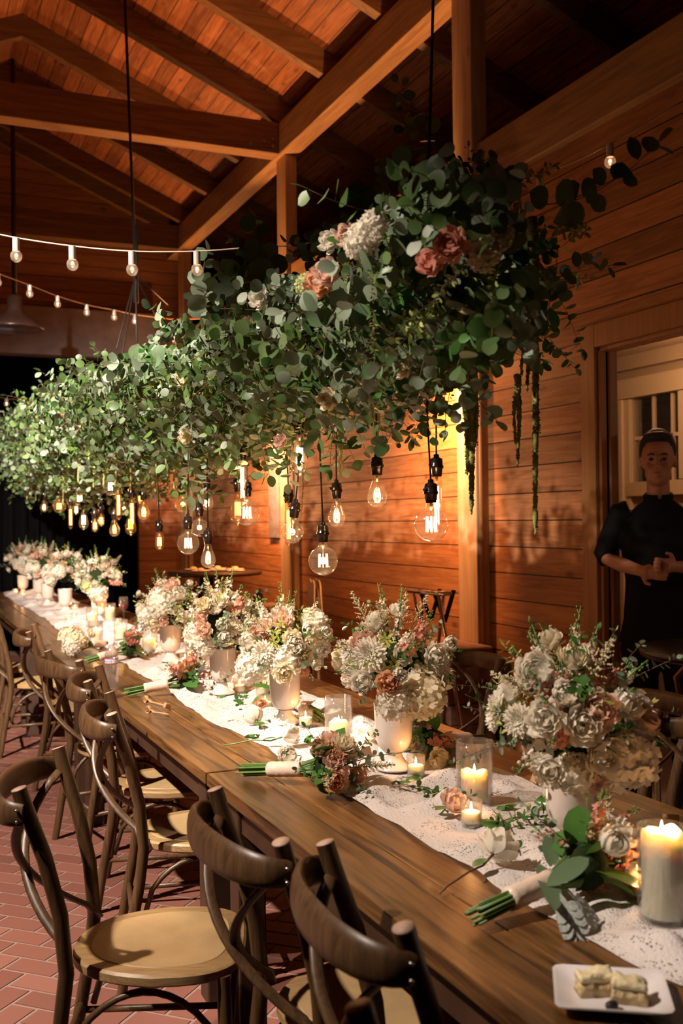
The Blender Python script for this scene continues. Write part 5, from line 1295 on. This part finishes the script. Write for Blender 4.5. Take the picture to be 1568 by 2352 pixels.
# ------------------------------------------------------------------ the man in the doorway
def loft(b, rings, n=28, m=0):
    base = len(b.v)
    for c, rx, ry in rings:
        for j in range(n):
            a = 2*pi*j/n; b.v.append((c[0]+rx*cos(a), c[1]+ry*sin(a), c[2]))
    for i in range(len(rings)-1):
        for j in range(n):
            a = base+i*n+j; a2 = base+i*n+(j+1) % n; b.f.append((a, a2, a2+n, a+n)); b.m.append(m)
    b.f.append(tuple(base+j for j in reversed(range(n)))); b.m.append(m)
    b.f.append(tuple(base+(len(rings)-1)*n+j for j in range(n))); b.m.append(m)
def remeshed(name, b, mt, parent, vox, it=4, fac=.5):
    me = b.mesh('tmp', mt); o = bpy.data.objects.new('tmp', me); COL.objects.link(o)
    r = o.modifiers.new('r', 'REMESH'); r.mode = 'VOXEL'; r.voxel_size = vox; r.use_smooth_shade = True
    s = o.modifiers.new('s', 'SMOOTH'); s.iterations = it; s.factor = fac
    dg = bpy.context.evaluated_depsgraph_get(); ne = bpy.data.meshes.new_from_object(o.evaluated_get(dg))
    bpy.data.objects.remove(o); ne.name = name
    if not ne.materials: ne.materials.append(M[mt])
    ne.polygons.foreach_set('use_smooth', [True]*len(ne.polygons))
    return link(name, ne, parent)
MD = 5.08
mp_ = P(1512, 1192, D=MD); cdir = V((-mp_.x, -mp_.y, 0)).normalized()
man = thing('person', 'man in black shirt and trousers standing in the doorway, hands together at his waist', 'person', (mp_.x, mp_.y, 0), atan2(cdir.y, cdir.x)+pi/2)
b = MB()
# head and neck
hz = 1.785
b.ball((0, .012, hz+.025), .1, 24, 18, 0, (.76, .95, 1.0)); b.ball((0, -.018, hz-.045), .07, 20, 14, 0, (.86, .95, 1.05))
b.ball((0, -.055, hz-.088), .026, 12, 9, 0, (1.1, .9, .8))
b.tube([(0, -.083, hz+.022), (0, -.098, hz-.005), (0, -.110, hz-.026)], [.008, .010, .0135], 10); b.ball((0, -.098, hz-.030), .013, 10, 8, 0, (1.35, .9, .7))
for s in (-1, 1):
    b.ball((s*.030, -.070, hz+.030), .018, 10, 8, 0, (1.3, .8, .45)); b.ball((s*.038, -.062, hz-.022), .021, 10, 8, 0, (1, .8, 1)); b.ball((s*.078, .012, hz-.002), .022, 10, 8, 0, (.35, .75, 1.3))
b.ball((0, -.088, hz-.056), .017, 10, 7, 0, (1.3, .6, .32)); b.ball((0, -.087, hz-.066), .016, 10, 7, 0, (1.1, .6, .4))
loft(b, [((0, .02, 1.50), .062, .06), ((0, .018, 1.60), .055, .056), ((0, .012, 1.70), .052, .056), ((0, .01, hz-.04), .05, .055)], 20)
HS = 1.04
def hscale(b): b.v = [(x*HS, .01+(y-.01)*HS, 1.905+(z-1.905)*HS) if z > 1.66 else (x, y, z) for x, y, z in b.v]
hscale(b)
# torso, arms, legs as one skin
loft(b, [((0, .01, .92), .155, .10), ((0, .01, 1.05), .135, .092), ((0, .005, 1.2), .14, .098), ((0, .0, 1.38), .162, .11), ((0, .01, 1.50), .150, .095), ((0, .015, 1.58), .085, .065)], 28)
AR = {-1: [(-.165, .01, 1.535), (-.215, .02, 1.44), (-.262, .035, 1.315), (-.17, -.10, 1.285), (-.085, -.205, 1.262)], 1: [(.165, .01, 1.535), (.215, .02, 1.42), (.258, .03, 1.28), (.17, -.11, 1.275), (.075, -.21, 1.282)]}
for s in (-1, 1): b.tube(AR[s], [.052, .044, .040, .036, .026], 16)
for s in (-1, 1):
    b.tube([(s*.085, .01, .97), (s*.10, 0, .72), (s*.11, -.005, .52), (s*.112, .015, .32), (s*.115, .02, .10)], [.088, .072, .054, .050, .036], 18)
# hands: palm, four fingers, thumb each, closed around each other
def hand(b, wr, tip, side, lift):
    wr = V(wr); tip = V(tip); d = (tip-wr).normalized(); s = d.cross(V((0, -1, 0))).normalized(); o = V((0, -1, 0)); o = (o-d*o.dot(d)).normalized()
    pc = wr+d*.045
    b.ball(pc, .036, 14, 10, 0, (1, .5, 1)); b.ball(pc+d*.02, .034, 14, 10, 0, (1, .5, 1)); b.tube([wr-d*.01, pc], [.026, .030], 12)
    for k in range(4):
        off = s*(.027-.018*k); ln = (.038, .044, .042, .033)[k]; k0 = pc+d*.045+off; k1 = k0+d*ln*.55+o*-.010*side; k2 = k1+d*ln*.1-o*.022*side; k3 = k2-d*.018-o*.006*side
        b.tube([pc+off*.8+d*.015, k0, k1, k2, k3], [.0095, .0092, .0086, .0080, .0070], 9)
    t0 = wr+d*.018+s*.028*lift; t1 = t0+s*.026*lift+d*.016; t2 = t1+d*.026+s*.004*lift; b.tube([t0, t1, t2], [.0125, .0105, .0085], 9)
hand(b, AR[-1][-1], (-.01, -.245, 1.255), 1, 1)
hand(b, AR[1][-1], (.0, -.25, 1.292), -1, 1)
remeshed('body', b, 'skin', man, .0042, 3)
# clothes
b = MB()
loft(b, [((0, .01, .90), .198, .128), ((0, .01, 1.02), .172, .116), ((0, .005, 1.2), .160, .116), ((0, .0, 1.38), .182, .128), ((0, .01, 1.49), .172, .112), ((0, .015, 1.56), .115, .082), ((0, .018, 1.60), .072, .070)], 32)
for s in (-1, 1): b.tube([V(AR[s][0])+V((-s*.03, 0, .01)), AR[s][0], AR[s][1], V(AR[s][2])+V((0, 0, .012)), V(AR[s][2]).lerp(V(AR[s][3]), .22)], [.06, .068, .060, .054, .050], 18)
remeshed('shirt', b, 'shirt', man, .008, 4)
cl = MB(); cl.tube([(.066*sin(a), .016-.066*cos(a)*1.02, 1.615+.012*cos(a)*-1) for a in [2*pi*i/20+.25 for i in range(20)]], .012, 8, flat=(1.3, .5), up=(0, 0, 1)); cl.obj('collar', 'shirt', man)
b = MB(); loft(b, [((0, .012, .86), .19, .122), ((0, .01, .97), .18, .118), ((0, .01, 1.04), .15, .10)], 28)
for s in (-1, 1): b.tube([(s*.082, .01, .95), (s*.10, 0, .72), (s*.11, -.005, .52), (s*.113, .015, .30), (s*.116, .02, .05)], [.102, .088, .073, .068, .066], 20)
remeshed('trousers', b, 'trouser', man, .010, 4)
for s in (-1, 1):
    b = MB(); b.ball((s*.118, -.035, .035), .05, 14, 10, 0, (.9, 2.4, .7)); b.ball((s*.117, .03, .055), .046, 12, 9, 0, (.85, 1.2, 1.1)); o = b.obj('shoe', 'black', man)
# hair, brows, eyes
b = MB(); b.ball((0, .022, hz+.038), .1, 36, 26, 0, (.83, 1.0, 1.0)); nv = []
for x, y, z in b.v:
    lim = hz+.075 if y < -.035 else (hz+.075-(y+.035)*3.0 if y < 0 else hz-.03)
    if z > lim: k = 1+.05*noise.noise(V((x*50, y*50, z*50))); nv.append((x*k, y, z+.010+(.014 if y < .03 else 0)))
    else: nv.append((x*.7, .02+(y-.02)*.72, max(z, lim-.012)))
b.v = nv; b.ball((0, -.035, hz+.118), .045, 14, 10, 0, (1.45, .95, .55)); hscale(b)
b.obj('hair', 'hair', man)
for s in (-1, 1):
    b = MB().tube([(s*.013, -.090, hz+.030), (s*.030, -.091, hz+.035), (s*.046, -.079, hz+.030)], [.0028, .004, .002], 7); hscale(b); b.obj('eyebrow', 'hair', man)
    b = MB().ball((s*.030, -.074, hz+.010), .0125, 14, 10, 0, (1.15, .8, .65)); hscale(b); e = b.obj('eye', mat('eye white', (.20, .14, .11), .4), man)
    b = MB().ball((s*.030, -.0835, hz+.010), .0062, 10, 8, 0, (1, .5, 1)); hscale(b); b.obj('iris', 'hair', e)
